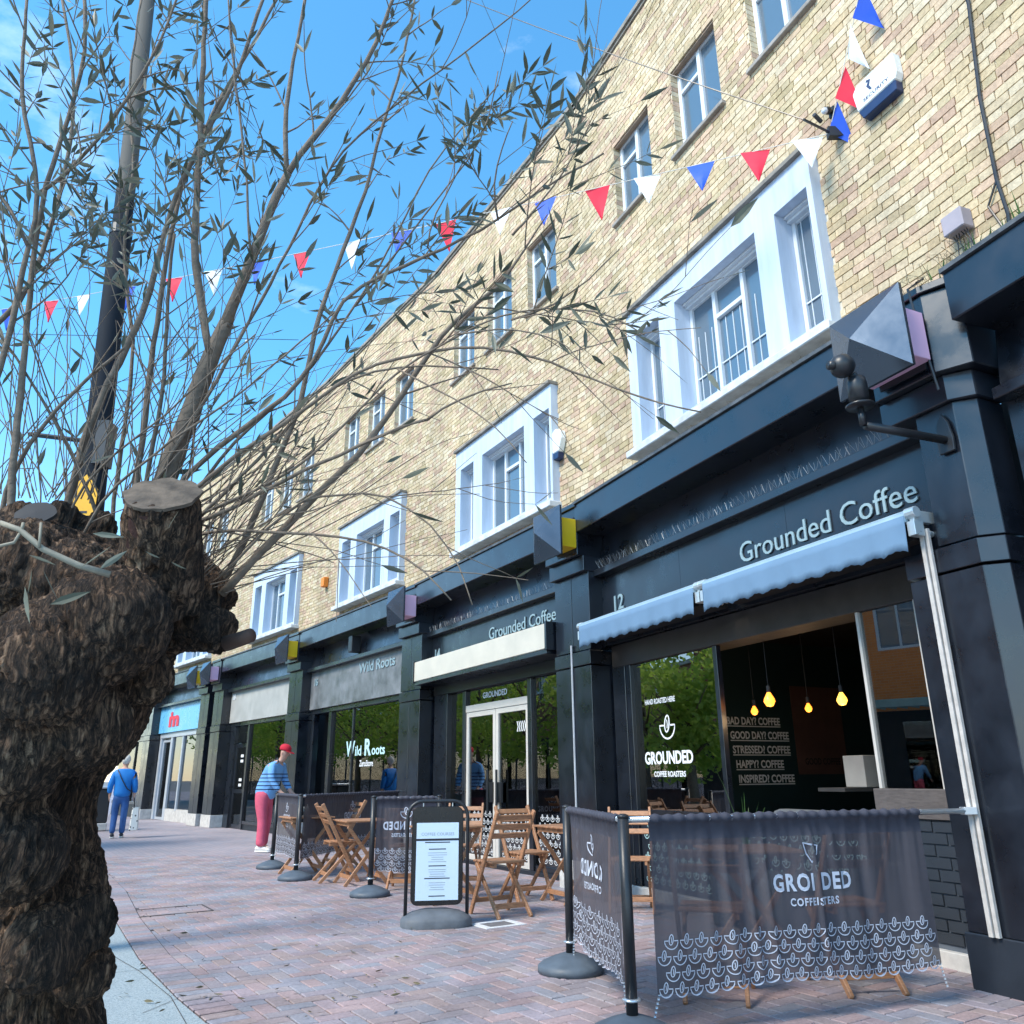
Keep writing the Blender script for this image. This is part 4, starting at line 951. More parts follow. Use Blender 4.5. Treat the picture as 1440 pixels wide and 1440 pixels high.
# ---- barrier posts and banners
M_RUB=mat('rubber_base',(.085,.11,.14),.6,var=.2,vs=10,bump=.1)
M_STEEL=mat('steel_rail',(.62,.66,.70),.3,metal=.7,var=.06)
m=mat('banner_fabric',(.070,.064,.078),.75,var=.15,vs=3)
n=m.node_tree.nodes; l=m.node_tree.links; b=n['Principled BSDF']
tr=n.new('ShaderNodeBsdfTransparent'); ms=n.new('ShaderNodeMixShader'); ms.inputs[0].default_value=.11
l.new(b.outputs[0],ms.inputs[1]); l.new(tr.outputs[0],ms.inputs[2]); l.new(ms.outputs[0],n['Material Output'].inputs['Surface'])
M_BAN=m; M_HEM=mat('banner_hem',(.055,.055,.075),.75,var=.15,vs=8); M_PRINT=mat('banner_print',(.52,.56,.66),.7,var=.04)
def post_make():
    t=empty('barrier_post',(0,0,0),0,'x','post','barrier posts')
    g=MB(); g.lathe([(.215,0),(.215,.035),(.19,.055),(.12,.085),(.06,.105),(.045,.11)],32); g.build('base',M_RUB,t,smooth=True)
    g=MB(); g.tube([(0,0,.10),(0,0,.995)],.029,16); g.lathe([(.031,.0),(.031,.012),(.012,.02)],16,(0,0,.995)); g.build('pole',M_BLACKM,t,smooth=True)
    g=MB(); g.lathe([(.032,0),(.045,.004),(.045,.012),(.032,.016)],16,(0,0,.165)); g.build('ring',M_STEEL,t,smooth=True)
    return t
PO=post_make()
PA=ground(891,1464); PB=ground(803,1366); PC=ground(520,1260); PD2=ground(415,1237); PD1=ground(382,1221)
PC2=PC+Vector((.72,.10,0))
for k,(p,lab) in enumerate(((PA,'nearest barrier post at the left end of the near banner'),(PB,'barrier post with blue-grey dome base left of the near banner'),(PC,'barrier post left of the menu board'),(PC2,'barrier post hidden behind the menu board, only its top showing'),(PD2,'barrier post in front of the man in the red cap'),(PD1,'farthest barrier post at the left end of the banners'))):
    o=PO if k==0 else copy_tree(PO); o.location=p; o['label']=lab
def banner(p0,p1,px_span,label,seed,z0=.20,z1=.985,folds=(),reverse=False,cups=4,title='GROUNDED',sub='COFFEE ROASTERS',logo=True,cs=.036,xo=0,icon_cut=False):
    """p0->p1 rail line; cloth between fractions px_span"""
    p0=Vector((p0[0],p0[1],0)); p1=Vector((p1[0],p1[1],0)); d=(p1-p0); L=d.length; d=d/L; nn=Vector((d.y,-d.x,0))
    t=empty('banner_screen',p0,0,label,'banner','coffee shop banner screens')
    a0,a1=px_span[0]*L,px_span[1]*L; Wd=a1-a0; rg=random.Random(seed)
    ph=[rg.uniform(0,6.28) for _ in range(6)]
    fl=list(folds)+[(rg.uniform(.05,.95)*Wd,rg.uniform(.02,.04),rg.uniform(-.016,.016)) for _ in range(7)]
    def disp(x,z):
        v=(z1-z)/(z1-z0); w=.010*sin(x*6+ph[0]+v*1.5)+.006*sin(x*17+ph[1]+v*2)+.003*sin(x*41+ph[2])
        for c,s,am in fl: w+=am*math.exp(-((x-c-.04*v)/s)**2)*(1-.5*v)
        return w*(.35+.65*min(1,v*2.2))+.0035*sin(x*75+ph[5]+2*sin(x*9))*max(0,1-v*2.5)+.002*sin(x*130+v*6)*max(0,1-v*1.6)
    def sagz(x): return .012*sin(x/Wd*pi*3+ph[3])
    f=lambda x,z,e=0:d*(a0+x)+nn*(disp(x,z)+e)+Vector((0,0,z+sagz(x)*max(0,(.35-(z-z0)))/.35))
    NX=max(40,int(Wd/.012)); NZ=16; g=MB(); zh=z1-.105
    def grid(zlo,zhi,nz,e=0):
        V=[f(k/NX*Wd,zhi+(zlo-zhi)*j/nz,e) for k in range(NX+1) for j in range(nz+1)]
        F=[(k*(nz+1)+j,(k+1)*(nz+1)+j,(k+1)*(nz+1)+j+1,k*(nz+1)+j+1) for k in range(NX) for j in range(nz)]
        return V,F
    g.add(*grid(z0,zh+.004,NZ)); ban=g.build('banner_cloth',M_BAN,t,smooth=True)
    # hem pocket wraps the rail
    V=[];F=[]; nk=8
    for k in range(NX+1):
        x=k/NX*Wd; rr_=.022+.004*sin(x*90+ph[4])+.002*sin(x*47)
        for j in range(nk+1):
            a=-.5*pi+2*pi*j/nk
            V.append(d*(a0+x)+nn*(rr_*cos(a))+Vector((0,0,z1-.0+rr_*sin(a))))
        V.append(f(x,zh)); 
    m_=nk+2
    for k in range(NX):
        for j in range(nk): F.append((k*m_+j,(k+1)*m_+j,(k+1)*m_+j+1,k*m_+j+1))
        F.append((k*m_,k*m_+nk+1,(k+1)*m_+nk+1,(k+1)*m_))
    g=MB(); g.add(V,F); g.build('hem',M_HEM,ban,smooth=True)
    g=MB(); q=Vector((0,0,z1)); g.tube([d*.0+q,d*L+q],.016,10); g.build('rail',M_STEEL,t,smooth=True)
    # print, on both faces, reading from the outer side
    pr=MB(); tx=MB()
    for e in (.004,-.004):
        def F2(x,y): return f((Wd-x) if reverse else x,y,e)
        zz=z0+.012
        cup_rows(pr,.01,Wd,zz+.01,cups,cs,cs*2.35,cs*1.85,F2,w=.13)
        cx=Wd*.5+xo
        if title: put_text(tx,title,lambda x,y:F2(cx+x,z0+.42+y),.115,.004,width=.50,center=True,spacing=1.2)
        if sub: put_text(tx,sub,lambda x,y:F2(cx+x,z0+.345+y),.052,.0015,width=.31,center=True,spacing=1.2)
        if logo:
            if icon_cut: tx.ribbon([(cx-.045,z0+.655),(cx+.005,z0+.645),(cx+.045,z0+.64),(cx+.035,z0+.60),(cx+.0,z0+.555),(cx-.03,z0+.60)],.010,F2,closed=True)
            else: cup(tx,cx,z0+.60,.065,F2,w=.14)
    tag(pr.build('cup_print',M_PRINT,ban),kind='stuff'); tx.build('lettering',M_PRINT,ban)
    # corner chains
    for x in (.01,Wd-.01):
        c=f(x,z0); g=MB()
        for k in range(7):
            q=c+Vector((0,0,-.018*k))+d*(-.006*k if x<.1 else .004*k); g.add([q+Vector(v)*.5 for v in ((-.012,0,.012),(.012,0,.012),(.012,0,-.012),(-.012,0,-.012),(0,.008,0))],[(0,1,4),(1,2,4),(2,3,4),(3,0,4)])
        g.build('chain',M_STEEL,t)
    return t
E1=bay_pt(1,.14,.41,0)
def frac(p0,p1,z,px):
    lo,hi=0.,1.
    for _ in range(40):
        m_=(lo+hi)/2; q=Vector(p0).lerp(Vector(p1),m_); q.z=z
        if proj(q)[0]<px: lo=m_
        else: hi=m_
    return lo
banner(PA,E1,(frac(PA,E1,.98,911),frac(PA,E1,.98,1291)),'near front banner with white cup emblem and lettering, fixed to the wall',3,z0=.19,folds=((.30,.03,.02),(.42,.03,.03),(.60,.03,-.03),(.66,.02,.03),(.975,.016,.03),(.52,.03,-.025),(1.12,.03,.02),(1.3,.04,-.03)),title='GROI DED',sub='COFFEISTERS',cs=.037,xo=.09,icon_cut=True)
banner(PB,PA,(.06,.93),'side banner between the two nearest posts, lettering seen reversed',5,z0=.22,reverse=True,cs=.037,folds=((.2,.04,.02),(.62,.04,-.02)))
banner(PC,PC2,(.05,.95),'small banner left of the menu board, lettering seen reversed',7,z0=.24,reverse=True,cs=.033)
E2=bay_pt(3,-.02,.40,0)
banner(PD2,E2,(.03,.93),'long far banner running from its post to the plant shop pilaster',9,z0=.24,reverse=True,xo=.10,cs=.036,cups=3)
banner(PD1,PD2,(.06,.95),'farthest small banner in front of the man in pink trousers',11,z0=.24,reverse=True,cs=.033)
g=MB(); q=E1+Vector((0,0,.985)); g.box(-.05,.03,-.03,.03,-.022,.022); tag(g.build('rail_clamp',M_STEEL,loc=q,bevel=.004),'steel clamp joining the near banner rail to the white conduit','clamp')

# ---- menu board (swing sign)
c=ground(613,1301); t=empty('menu_board',(c.x,c.y,0),radians(8),'black swing menu board with pale printed sheet on a rubber base','sign board')
g=MB(); V=[]; F=[]; nx=28
prof=[(1.0,0),(1.0,.05),(.93,.075),(.70,.105),(.42,.125),(.0,.13)]
for r_,z_ in prof:
    for k in range(nx):
        a=2*pi*k/nx; ca,sa=cos(a),sin(a); V.append((.305*r_*(abs(ca)**.6)*(1 if ca>0 else -1),.21*r_*(abs(sa)**.75)*(1 if sa>0 else -1),z_))
for i in range(len(prof)-1):
    for k in range(nx): F.append((i*nx+k,i*nx+(k+1)%nx,(i+1)*nx+(k+1)%nx,(i+1)*nx+k))
g.add(V,F); g.build('base',mat('board_base',(.11,.125,.145),.65,var=.25,vs=8,bump=.15),t,smooth=True)
hw,R=.265,.13; top=1.0
pts=[(-hw,0,.03),(-hw,0,top-R)]+[(-hw+R-R*cos(a),0,top-R+R*sin(a)) for a in [pi/2*k/6 for k in range(1,7)]]+[(hw-R+R*sin(a),0,top-R+R*cos(a)) for a in [pi/2*k/6 for k in range(0,7)]]+[(hw,0,.03)]
g=MB(); g.tube(pts,.016,10); g.build('frame',M_BLACKM,t,smooth=True)
def rrect(w,h,r,z0):
    P=[]
    for cx,cz,a0 in ((w-r,z0+h-r,0),(-w+r,z0+h-r,pi/2),(-w+r,z0+r,pi),(w-r,z0+r,3*pi/2)):
        for k in range(6): a=a0+pi/2*k/5; P.append((cx+r*cos(a),cz+r*sin(a)))
    return P
g=MB(); g.prism(rrect(.225,.80,.06,.155),-.014,.014,lambda a,c,h:(a,h,c)); PN=g.build('panel',mat('panel_black',(.01,.01,.012),.25),t,bevel=.004)
g=MB(); g.box(-.185,.185,-.0175,-.0145,.195,.82); SH=g.build('printed_sheet',mat('pale_blue_sheet',(.62,.76,.90),.3,var=.02),PN)
INK=mat('sheet_ink',(.02,.02,.03),.5); INK2=mat('sheet_ink_grey',(.30,.36,.42),.5)
g=MB(); F3=lambda x,y:(x,-.0185,y); put_text(g,'COFFEE COURSES',lambda x,y:F3(x,.715+y),.035,0,width=.29,center=True); 
rg=random.Random(2)
for zc,hd in ((.60,1),(.465,1),(.36,1)):
    for j in range(5 if zc>.5 else 4):
        w=rg.uniform(.05,.085); z_=zc-.028-j*.018; g.add([F3(-w,z_),F3(w,z_),F3(w,z_+.004),F3(-w,z_+.004)],[(0,1,2,3)])
g.build('small_print',INK2,SH)
g=MB(); g.add([F3(-.185,.672),F3(.185,.672),F3(.185,.690),F3(-.185,.690)],[(0,1,2,3)]); g.build('black_strip',INK,SH)
for zc,w in ((.655,.11),(.60,.075),(.465,.075),(.365,.11),(.225,.07)): g=MB(); g.add([F3(-w,zc),F3(w,zc),F3(w,zc+.008),F3(-w,zc+.008)],[(0,1,2,3)]); g.build('heading',INK,SH)
for x in (-.13,.13):
    g=MB(); g.tube([(x,0,.985),(x,0,.945)],.006,6); g.build('hanger',M_STEEL,t)

# ---- inside the shops: things glimpsed through the glass
def bulb(px,py,Y,r,m,lab,cz=2.85):
    p=at(px,py,Y); t=empty('pendant_bulb',p,0,lab,'lamp','pendant bulbs')
    g=MB(); g.lathe([(.0,-r*1.1),(r*.6,-r*.95),(r,-r*.2),(r*.9,r*.3),(r*.45,r*1.1),(r*.3,r*1.4)],14); g.build('glass',m,t,smooth=True)
    g=MB(); g.tube([(0,0,r*1.4),(0,0,r*1.4+.06)],.018,8); g.build('socket',M_DARK,t); li=bpy.data.lights.new('bulb_light','POINT'); li.energy=.9; li.color=(1,.66,.34); li.shadow_soft_size=.07; lo_=bpy.data.objects.new('bulb_light',li); COL.objects.link(lo_); lo_.parent=t; lo_.location=(0,0,-r*1.1-.09); g=MB(); g.tube([(0,0,r*1.4+.06),(0,0,cz-p.z)],.004,5); g.build('cord',M_DARKB,t)
bulb(1082,985,7.6,.052,M_BULBGL,'large round glowing orange pendant bulb inside shop 12')
bulb(1061,1000,8.4,.036,M_BULBGL,'small glowing orange bulb left of the large round bulb')
bulb(1137,996,8.4,.036,M_BULBGL,'small glowing orange bulb right of the large round bulb')
bulb(1184,984,7.2,.045,M_BULBY,'yellow glowing pendant bulb nearest the right-hand pane')
bulb(932,992,9.35,.045,M_BULBY,'yellow glowing bulb behind the left pane near the lettering')
bulb(981,986,8.9,.045,M_BULBY,'yellow glowing bulb behind the right edge of the left pane')
c=at(1185,1165,7.0); t=empty('sofa',(c.x,c.y,0.011),radians(24+90),'grey sofa back inside the open window of shop 12','sofa'); SF=mat('sofa_grey',(.10,.115,.13),.9,var=.15,vs=30,bump=.2,bs=200)
g=MB(); g.box(-.75,.75,-.12,.10,.35,.90); g.build('backrest',SF,t,bevel=.07,seg=3); g=MB(); g.box(-.75,.75,.10,.75,.12,.42); g.build('seat',SF,t,bevel=.05,seg=3)
for x in (-.82,.76): g=MB(); g.box(x,x+.06,-.1,.75,.0,.6); g.build('arm',SF,t,bevel=.02)
c=at(1047,1150,7.6); t=empty('potted_plant',(c.x,c.y,.011),0,'spiky green potted plant inside shop 12','plant')
g=MB(); g.lathe([(.12,0),(.17,.30),(.15,.30),(.11,.02)],18); g.build('pot',mat('pot_grey',(.2,.2,.2),.7),t,smooth=True)
g=MB(); rg=random.Random(9)
for k in range(12):
    a=rg.uniform(0,6.28); h=rg.uniform(.5,1.2); sp=rg.uniform(.1,.4); w=.007; P=[Vector((cos(a)*sp*s_**1.8,sin(a)*sp*s_**1.8,.28+h*s_-.25*sp*s_**3)) for s_ in (0,.25,.5,.75,1)]; sd=Vector((-sin(a),cos(a),0))
    g.add([p+sd*w*ww for p,ww in zip(P,(.5,1,1,.7,.05))]+[p-sd*w*ww for p,ww in zip(P,(.5,1,1,.7,.05))],[(i,i+1,i+6,i+5) for i in range(4)])
g.build('leaves',M_GREEN,t)
t=local_empty('wall_poster',1,4.846,-3.1,1.2,'dim brown poster on the dark wall beside the slogan lettering','poster'); g=MB(); g.box(-.01,.0,-.42,.42,0,1.1); g.build('sheet',mat('brown_poster',(.10,.05,.04),.7,var=.3,vs=4),t)
g=MB(); put_text(g,'GOOD COFFEE',lambda x,y:(-.0115,.30-x,.12+y),.11,.003,width=.6); g.build('print',M_DARKB,t)
c=at(1220,1082,7.6); g=MB(); g.box(-.16,.16,-.12,.12,-.15,.12); t=g.build('white_carton',mat('carton',(.35,.34,.32),.7),loc=(c.x,c.y,c.z),rotz=.4,bevel=.005); tag(t,'pale carton on a shelf just left of the right-hand pane','carton')
g=MB(); g.box(-.45,.45,-.16,.16,-.03,0); t=g.build('wall_shelf',M_DARK,loc=(c.x,c.y,c.z-.152),rotz=.4); tag(t,'dark shelf under the pale carton inside shop 12','shelf')
# plant shop window
def pot_plant(i,u,o,z,s,lab,hang=False):
    t=local_empty('potted_plant',i,u,o,z,lab,'plant'); g=MB(); g.lathe([(.10*s,0),(.15*s,.22*s),(.13*s,.22*s),(.09*s,.02*s)],16); g.build('pot',mat('terracotta',(.42,.25,.16),.8,var=.2),t,smooth=True)
    g=MB(); rg=random.Random(int(u*10))
    for k in range(130):
        a=rg.uniform(0,6.28); r_=rg.uniform(.02,.22)*s; h=rg.uniform(.22,.55)*s; p=Vector((cos(a)*r_,sin(a)*r_,h)); w=.045*s; a2=rg.uniform(0,6.28); dd=Vector((cos(a2),sin(a2),rg.uniform(-.4,.6))); e_=dd.orthogonal().normalized()
        g.add([p-dd*w,p+e_*w*.5,p+dd*w,p-e_*w*.5],[(0,1,2,3)])
    g.build('foliage',mat('plant_pale',(.22,.30,.20),.6,var=.3,vs=20),t)
    if hang: g=MB(); [g.tube([(cos(a)*.14*s,sin(a)*.14*s,.2*s),(0,0,2.85-z)],.004,4) for a in (0,2.1,4.2)]; g.build('hanger',M_WOOD,t)
pot_plant(3,1.55,-.55,1.75,1.2,'hanging plant in a woven pot in the plant shop window',True)
pot_plant(3,2.4,-.5,.46,1.1,'leafy pot low in the plant shop window, right of centre'); pot_plant(3,3.6,-.5,.46,1.3,'leafy pot low in the plant shop window, at the left')
g=MB(); g.box(.9,4.1,-.95,-.15,.40,.455); t=local_empty('display_shelf',3,0,0,0,'long low display shelf inside the plant shop window','shelf'); g.build('board',M_WOOD,t); 
for u in (1.0,4.0): g=MB(); g.box(u-.03,u+.03,-.9,-.2,.011,.399); g.build('support',M_WOOD,t)
# feather flag behind window 18
t=local_empty('feather_flag',4,2.0,-.6,.012,'tall blue feather flag standing inside the window of shop 18','flag')
g=MB(); g.lathe([(.2,0),(.2,.02),(.03,.04)],20); g.build('base',M_BLACKM,t); g=MB(); g.tube([(0,0,.03),(0,0,1.6),(-.03,0,2.0),(-.16,0,2.3),(-.3,0,2.4)],.012,8); g.build('pole',M_STEEL,t)
V=[(0,0,.45),(.0,0,1.0),(0,0,1.6),(-.03,0,2.0),(-.16,0,2.3),(-.3,0,2.4),(-.52,0,2.1),(-.6,0,1.5),(-.62,0,1.0),(-.6,0,.5)]
g=MB(); g.add([(-x if False else x,.015,z_) for x,_,z_ in V],[tuple(range(10))]); g.build('sail',mat('flag_sail_blue',(.03,.16,.65),.6,var=.3,vs=3),t)
g=MB()
for k in range(9): z_=.7+k*.16; g.box(-.56,-.06,.018,.022,z_,z_+.03)
g.build('print',mat('flag_print',(.35,.75,.9),.6),t)
# ================================================================== PEOPLE
def skin_mesh(name, chains, m, parent, sub=2, root=0):
    """chains: lists of (x,y,z,r); points closer than 1 mm are merged -> one continuous skinned surface"""
    vs_=[]; es=[]; rs=[]
    def idx(p):
        for i,q in enumerate(vs_):
            if (Vector(q)-Vector(p[:3])).length<.001: return i
        vs_.append(tuple(p[:3])); rs.append(p[3] if not hasattr(p[3],'__len__') else p[3]); return len(vs_)-1
    for ch in chains:
        ids=[idx(p) for p in ch]; es+=[(a,c) for a,c in zip(ids,ids[1:])]
    me=bpy.data.meshes.new(name); me.from_pydata(vs_,es,[]); o=bpy.data.objects.new(name,me); COL.objects.link(o)
    md=o.modifiers.new('skin','SKIN'); md.use_smooth_shade=True
    for i,sv in enumerate(me.skin_vertices[0].data):
        r_=rs[i]; sv.radius=(r_,r_) if not hasattr(r_,'__len__') else r_; sv.use_root=(i==root)
    sb=o.modifiers.new('sub','SUBSURF'); sb.levels=sub; sb.render_levels=sub
    dg=bpy.context.evaluated_depsgraph_get(); dg.update(); nm=bpy.data.meshes.new_from_object(o.evaluated_get(dg))
    bpy.data.objects.remove(o,do_unlink=True); nm.materials.clear(); nm.materials.append(m)
    nm.polygons.foreach_set('use_smooth',[True]*len(nm.polygons)); nm.name=name
    o=bpy.data.objects.new(name,nm); COL.objects.link(o); o.parent=parent; return o
M_SKIN=mat('skin',(.56,.33,.25),.55,var=.08)
def hand(wrist,dirv,side,s=1):
    """palm and five short finger chains"""
    w=Vector(wrist); d=Vector(dirv).normalized(); sd=Vector(side).normalized(); ch=[]
    palm=w+d*.075*s
    ch.append([(*w,.024*s),(*(w+d*.04*s),(.020*s,.036*s)),(*palm,(.016*s,.038*s))])
    nrm=d.cross(sd)
    for k,(off,ln) in enumerate(((-.030,.058),(-.010,.070),(.011,.066),(.031,.052))):
        b0=palm+sd*off*s; q=b0+d*ln*.55*s; e_=q+(d*.7+nrm*.5).normalized()*ln*.5*s
        ch.append([(*palm,(.016*s,.038*s)),(*(b0+d*.012*s),.009*s),(*q,.0085*s),(*e_,.007*s)])
    th=w+d*.03*s; ch.append([(*(w+d*.04*s),(.020*s,.036*s)),(*(th-sd*.045*s+d*.01*s),.011*s),(*(th-sd*.058*s+d*.045*s),.009*s)])
    return ch
def stripes(name,c1,c2,scale,axis=2,thr=.72,zlim=None):
    m=bpy.data.materials.new(name); m.use_nodes=True; n=m.node_tree.nodes; l=m.node_tree.links; b=n['Principled BSDF']; b.inputs['Roughness'].default_value=.9
    t=n.new('ShaderNodeTexCoord'); sp=n.new('ShaderNodeSeparateXYZ'); l.new(t.outputs['Object'],sp.inputs[0])
    mu=n.new('ShaderNodeMath'); mu.operation='MULTIPLY'; mu.inputs[1].default_value=scale; l.new(sp.outputs[axis],mu.inputs[0])
    fr=n.new('ShaderNodeMath'); fr.operation='FRACT'; l.new(mu.outputs[0],fr.inputs[0])
    gt=n.new('ShaderNodeMath'); gt.operation='GREATER_THAN'; gt.inputs[1].default_value=thr; l.new(fr.outputs[0],gt.inputs[0]); fac=gt.outputs[0]
    if zlim:
        lt=n.new('ShaderNodeMath'); lt.operation='LESS_THAN'; lt.inputs[1].default_value=zlim[1]; l.new(sp.outputs[2],lt.inputs[0])
        g2=n.new('ShaderNodeMath'); g2.operation='GREATER_THAN'; g2.inputs[1].default_value=zlim[0]; l.new(sp.outputs[2],g2.inputs[0])
        a=n.new('ShaderNodeMath'); a.operation='MULTIPLY'; l.new(lt.outputs[0],a.inputs[0]); l.new(g2.outputs[0],a.inputs[1])
        a2=n.new('ShaderNodeMath'); a2.operation='MULTIPLY'; l.new(a.outputs[0],a2.inputs[0]); l.new(fac,a2.inputs[1]); fac=a2.outputs[0]
    zb=n.new('ShaderNodeTexNoise'); zb.inputs['Scale'].default_value=9; l.new(t.outputs['Object'],zb.inputs['Vector']); bp=n.new('ShaderNodeBump'); bp.inputs['Strength'].default_value=.6; bp.inputs['Distance'].default_value=.03; l.new(zb.outputs['Fac'],bp.inputs['Height']); l.new(bp.outputs[0],b.inputs['Normal'])
    mx=n.new('ShaderNodeMixRGB'); mx.inputs[1].default_value=(*c1,1); mx.inputs[2].default_value=(*c2,1); l.new(fac,mx.inputs[0]); l.new(mx.outputs[0],b.inputs['Base Color'])
    return m
def shoe(parent,x,y,rz,m,ms,L=.27,pitch=0):
    g=MB(); prof=[(-.5,.030,.055),(-.42,.036,.085),(-.2,.038,.09),(.05,.042,.07),(.28,.047,.05),(.42,.040,.035),(.5,.022,.022)]
    V=[];F=[]; n=10
    for a,w,h in prof:
        for k in range(n):
            an=2*pi*k/n; V.append((a*L,w*cos(an),max(.018,.018+(h)*(.5+.5*sin(an)))))
    for i in range(len(prof)-1):
        for k in range(n): F.append((i*n+k,i*n+(k+1)%n,(i+1)*n+(k+1)%n,(i+1)*n+k))
    F+=[tuple(range(n-1,-1,-1)),tuple((len(prof)-1)*n+k for k in range(n))]
    g.add(V,F); o=g.build('shoe',m,parent,smooth=True,loc=(x,y,0),rotz=rz); o.rotation_euler=(0,pitch,rz)
    g=MB(); pts=[(a*L,w*1.06) for a,w,h in prof]+[(a*L,-w*1.06) for a,w,h in reversed(prof)]; g.prism(pts,0,.022,lambda a,c,h:(a,c,h)); s_=g.build('sole',ms,o)
    return o
def head(parent_chains,neck,c,yaw):
    pass
# ---- man in cap and striped jumper, bending to the right (local +x = facing direction)
g0=ground(366,1197)
MAN=empty('person',(g0.x,g0.y,0),radians(-12),'person in red cap, blue striped jumper and pink trousers leaning towards the terrace','person')
hip=.93
lean=lambda z:.26*((z-hip)/.6)**1.25 if z>hip else 0
sh=1.42
body=[[(0,0,hip,.13),(.03,0,1.10,.13),(.12,0,1.28,.14),(.20,0,sh,.12),(.255,0,1.50,.062),(.30,0,1.555,.058),(.315,0,1.60,(.085,.075)),(.33,0,1.66,(.098,.080)),(.325,0,1.72,(.085,.07))],
[(0,0,hip,.13),(-.01,.09,hip-.04,.095),(.02,.105,.50,.062),(-.03,.11,.09,.042),(.08,.115,.05,.035)],
[(0,0,hip,.13),(-.01,-.09,hip-.04,.095),(.05,-.10,.50,.062),(.06,-.11,.09,.042),(.16,-.115,.05,.035)],
[(.20,0,sh,.12),(.19,.19,sh-.02,.062),(.24,.24,1.16,.045),(.40,.20,.97,.033)],
[(.20,0,sh,.12),(.19,-.19,sh-.02,.062),(.25,-.25,1.16,.045),(.42,-.22,.97,.033)]]
body+=hand((.40,.20,.97),(.75,-.05,-.5),(0,1,0))+hand((.42,-.22,.97),(.75,.05,-.5),(0,-1,0))
skin_mesh('body',body,M_SKIN,MAN,1)
J=stripes('striped_jumper',(.17,.40,.74),(.012,.025,.10),15.5,zlim=(1.00,1.335))
skin_mesh('jumper',[[(-.01,0,.83,(.185,.215)),(.02,0,1.04,(.175,.205)),(.11,0,1.27,(.155,.20)),(.19,0,sh+.0,(.13,.165)),(.245,0,1.485,.075)],
[(.19,0,sh,(.13,.165)),(.19,.20,sh-.02,.083),(.24,.255,1.16,.066),(.375,.212,1.0,.050)],
[(.19,0,sh,(.13,.165)),(.19,-.20,sh-.02,.083),(.25,-.265,1.16,.066),(.395,-.232,1.0,.050)]],J,MAN,2)
TR=mat('pink_trousers',(.60,.10,.17),.85,var=.15,vs=7,bump=.3,bs=14)
skin_mesh('trousers',[[(.005,0,1.06,(.15,.18)),(0,0,hip-.03,(.165,.195)),(-.01,.095,hip-.12,.125),(.02,.11,.50,.088),(-.03,.115,.18,.092),(-.03,.115,.075,.098)],[(0,0,hip-.03,(.165,.195)),(-.01,-.095,hip-.12,.125),(.05,-.105,.50,.088),(.06,-.115,.18,.092),(.06,-.115,.075,.098)]],TR,MAN,2)
WS=mat('white_trainer',(.78,.77,.75),.6); SO=mat('trainer_sole',(.80,.80,.78),.7)
shoe(MAN,.02,.115,.05,WS,SO,.29); shoe(MAN,.11,-.115,-.05,WS,SO,.29)
CAP=mat('red_cap',(.52,.012,.035),.8,var=.08)
g=MB(); g.lathe([(.093,0),(.098,.03),(.092,.07),(.066,.10),(.03,.115),(0.0,.118)],18,(0,0,0),1.12,.95); c_=g.build('cap',CAP,MAN,smooth=True,loc=(.325,0,1.685)); c_.rotation_euler=(0,radians(14),0)
g=MB(); pts=[(.06,.075)]+[(.09+.10*cos(a),.075*sin(a)) for a in [pi/2-pi*k/10 for k in range(11)]]+[(.06,-.075)]; g.prism(pts,-.002,.008,lambda a,c,h:(a,c,h-.25*max(0,a-.08)**1.2)); g.build('peak',CAP,c_)
g=MB(); g.ball((.318,0,1.655),.088,14,8,sc=(1.03,.93,.72)); MHAIR=mat('grey_hair',(.42,.40,.38),.8); 
FACE=MB()
for y in (-.034,.034): FACE.ball((.413,y,1.662),.011,8,6)
FACE.build('eye',mat('eye_dark',(.05,.04,.04),.3),MAN)
g=MB(); g.ball((.428,0,1.635),.016,8,6,sc=(1.2,.8,1.4)); g.build('nose',M_SKIN,MAN,smooth=True); g=MB(); g.ball((.412,0,1.597),.018,8,6,sc=(.5,1.3,.35)); g.build('mouth',mat('lips',(.42,.16,.14),.6),MAN)
for y in (-.082,.082): g=MB(); g.ball((.315,y,1.645),.022,8,6,sc=(.8,.4,1.3)); g.build('ear',M_SKIN,MAN,smooth=True)
# shoulder bag
BAGP=Vector((g0.x,g0.y,0)); BAG=empty('shoulder_bag',(g0.x,g0.y,0),radians(-12),'black shoulder bag hanging at the striped person\'s left side','bag')
g=MB(); g.ball((-.16,.20,.90),.15,16,10,sc=(.75,.42,1.05)); g.build('pouch',mat('black_bag',(.012,.012,.014),.5,var=.3),BAG,smooth=True)
g=MB(); g.tube([(-.13,.20,1.04),(-.09,.17,1.25),(.05,.09,1.46),(.20,-.02,1.555),(.26,-.10,1.50),(.20,-.17,1.40)],.012,6); g.tube([(-.19,.20,1.04),(-.135,.16,1.24),(.0,.05,1.42)],.009,6); g.build('strap',M_BLACKM,BAG,smooth=True)
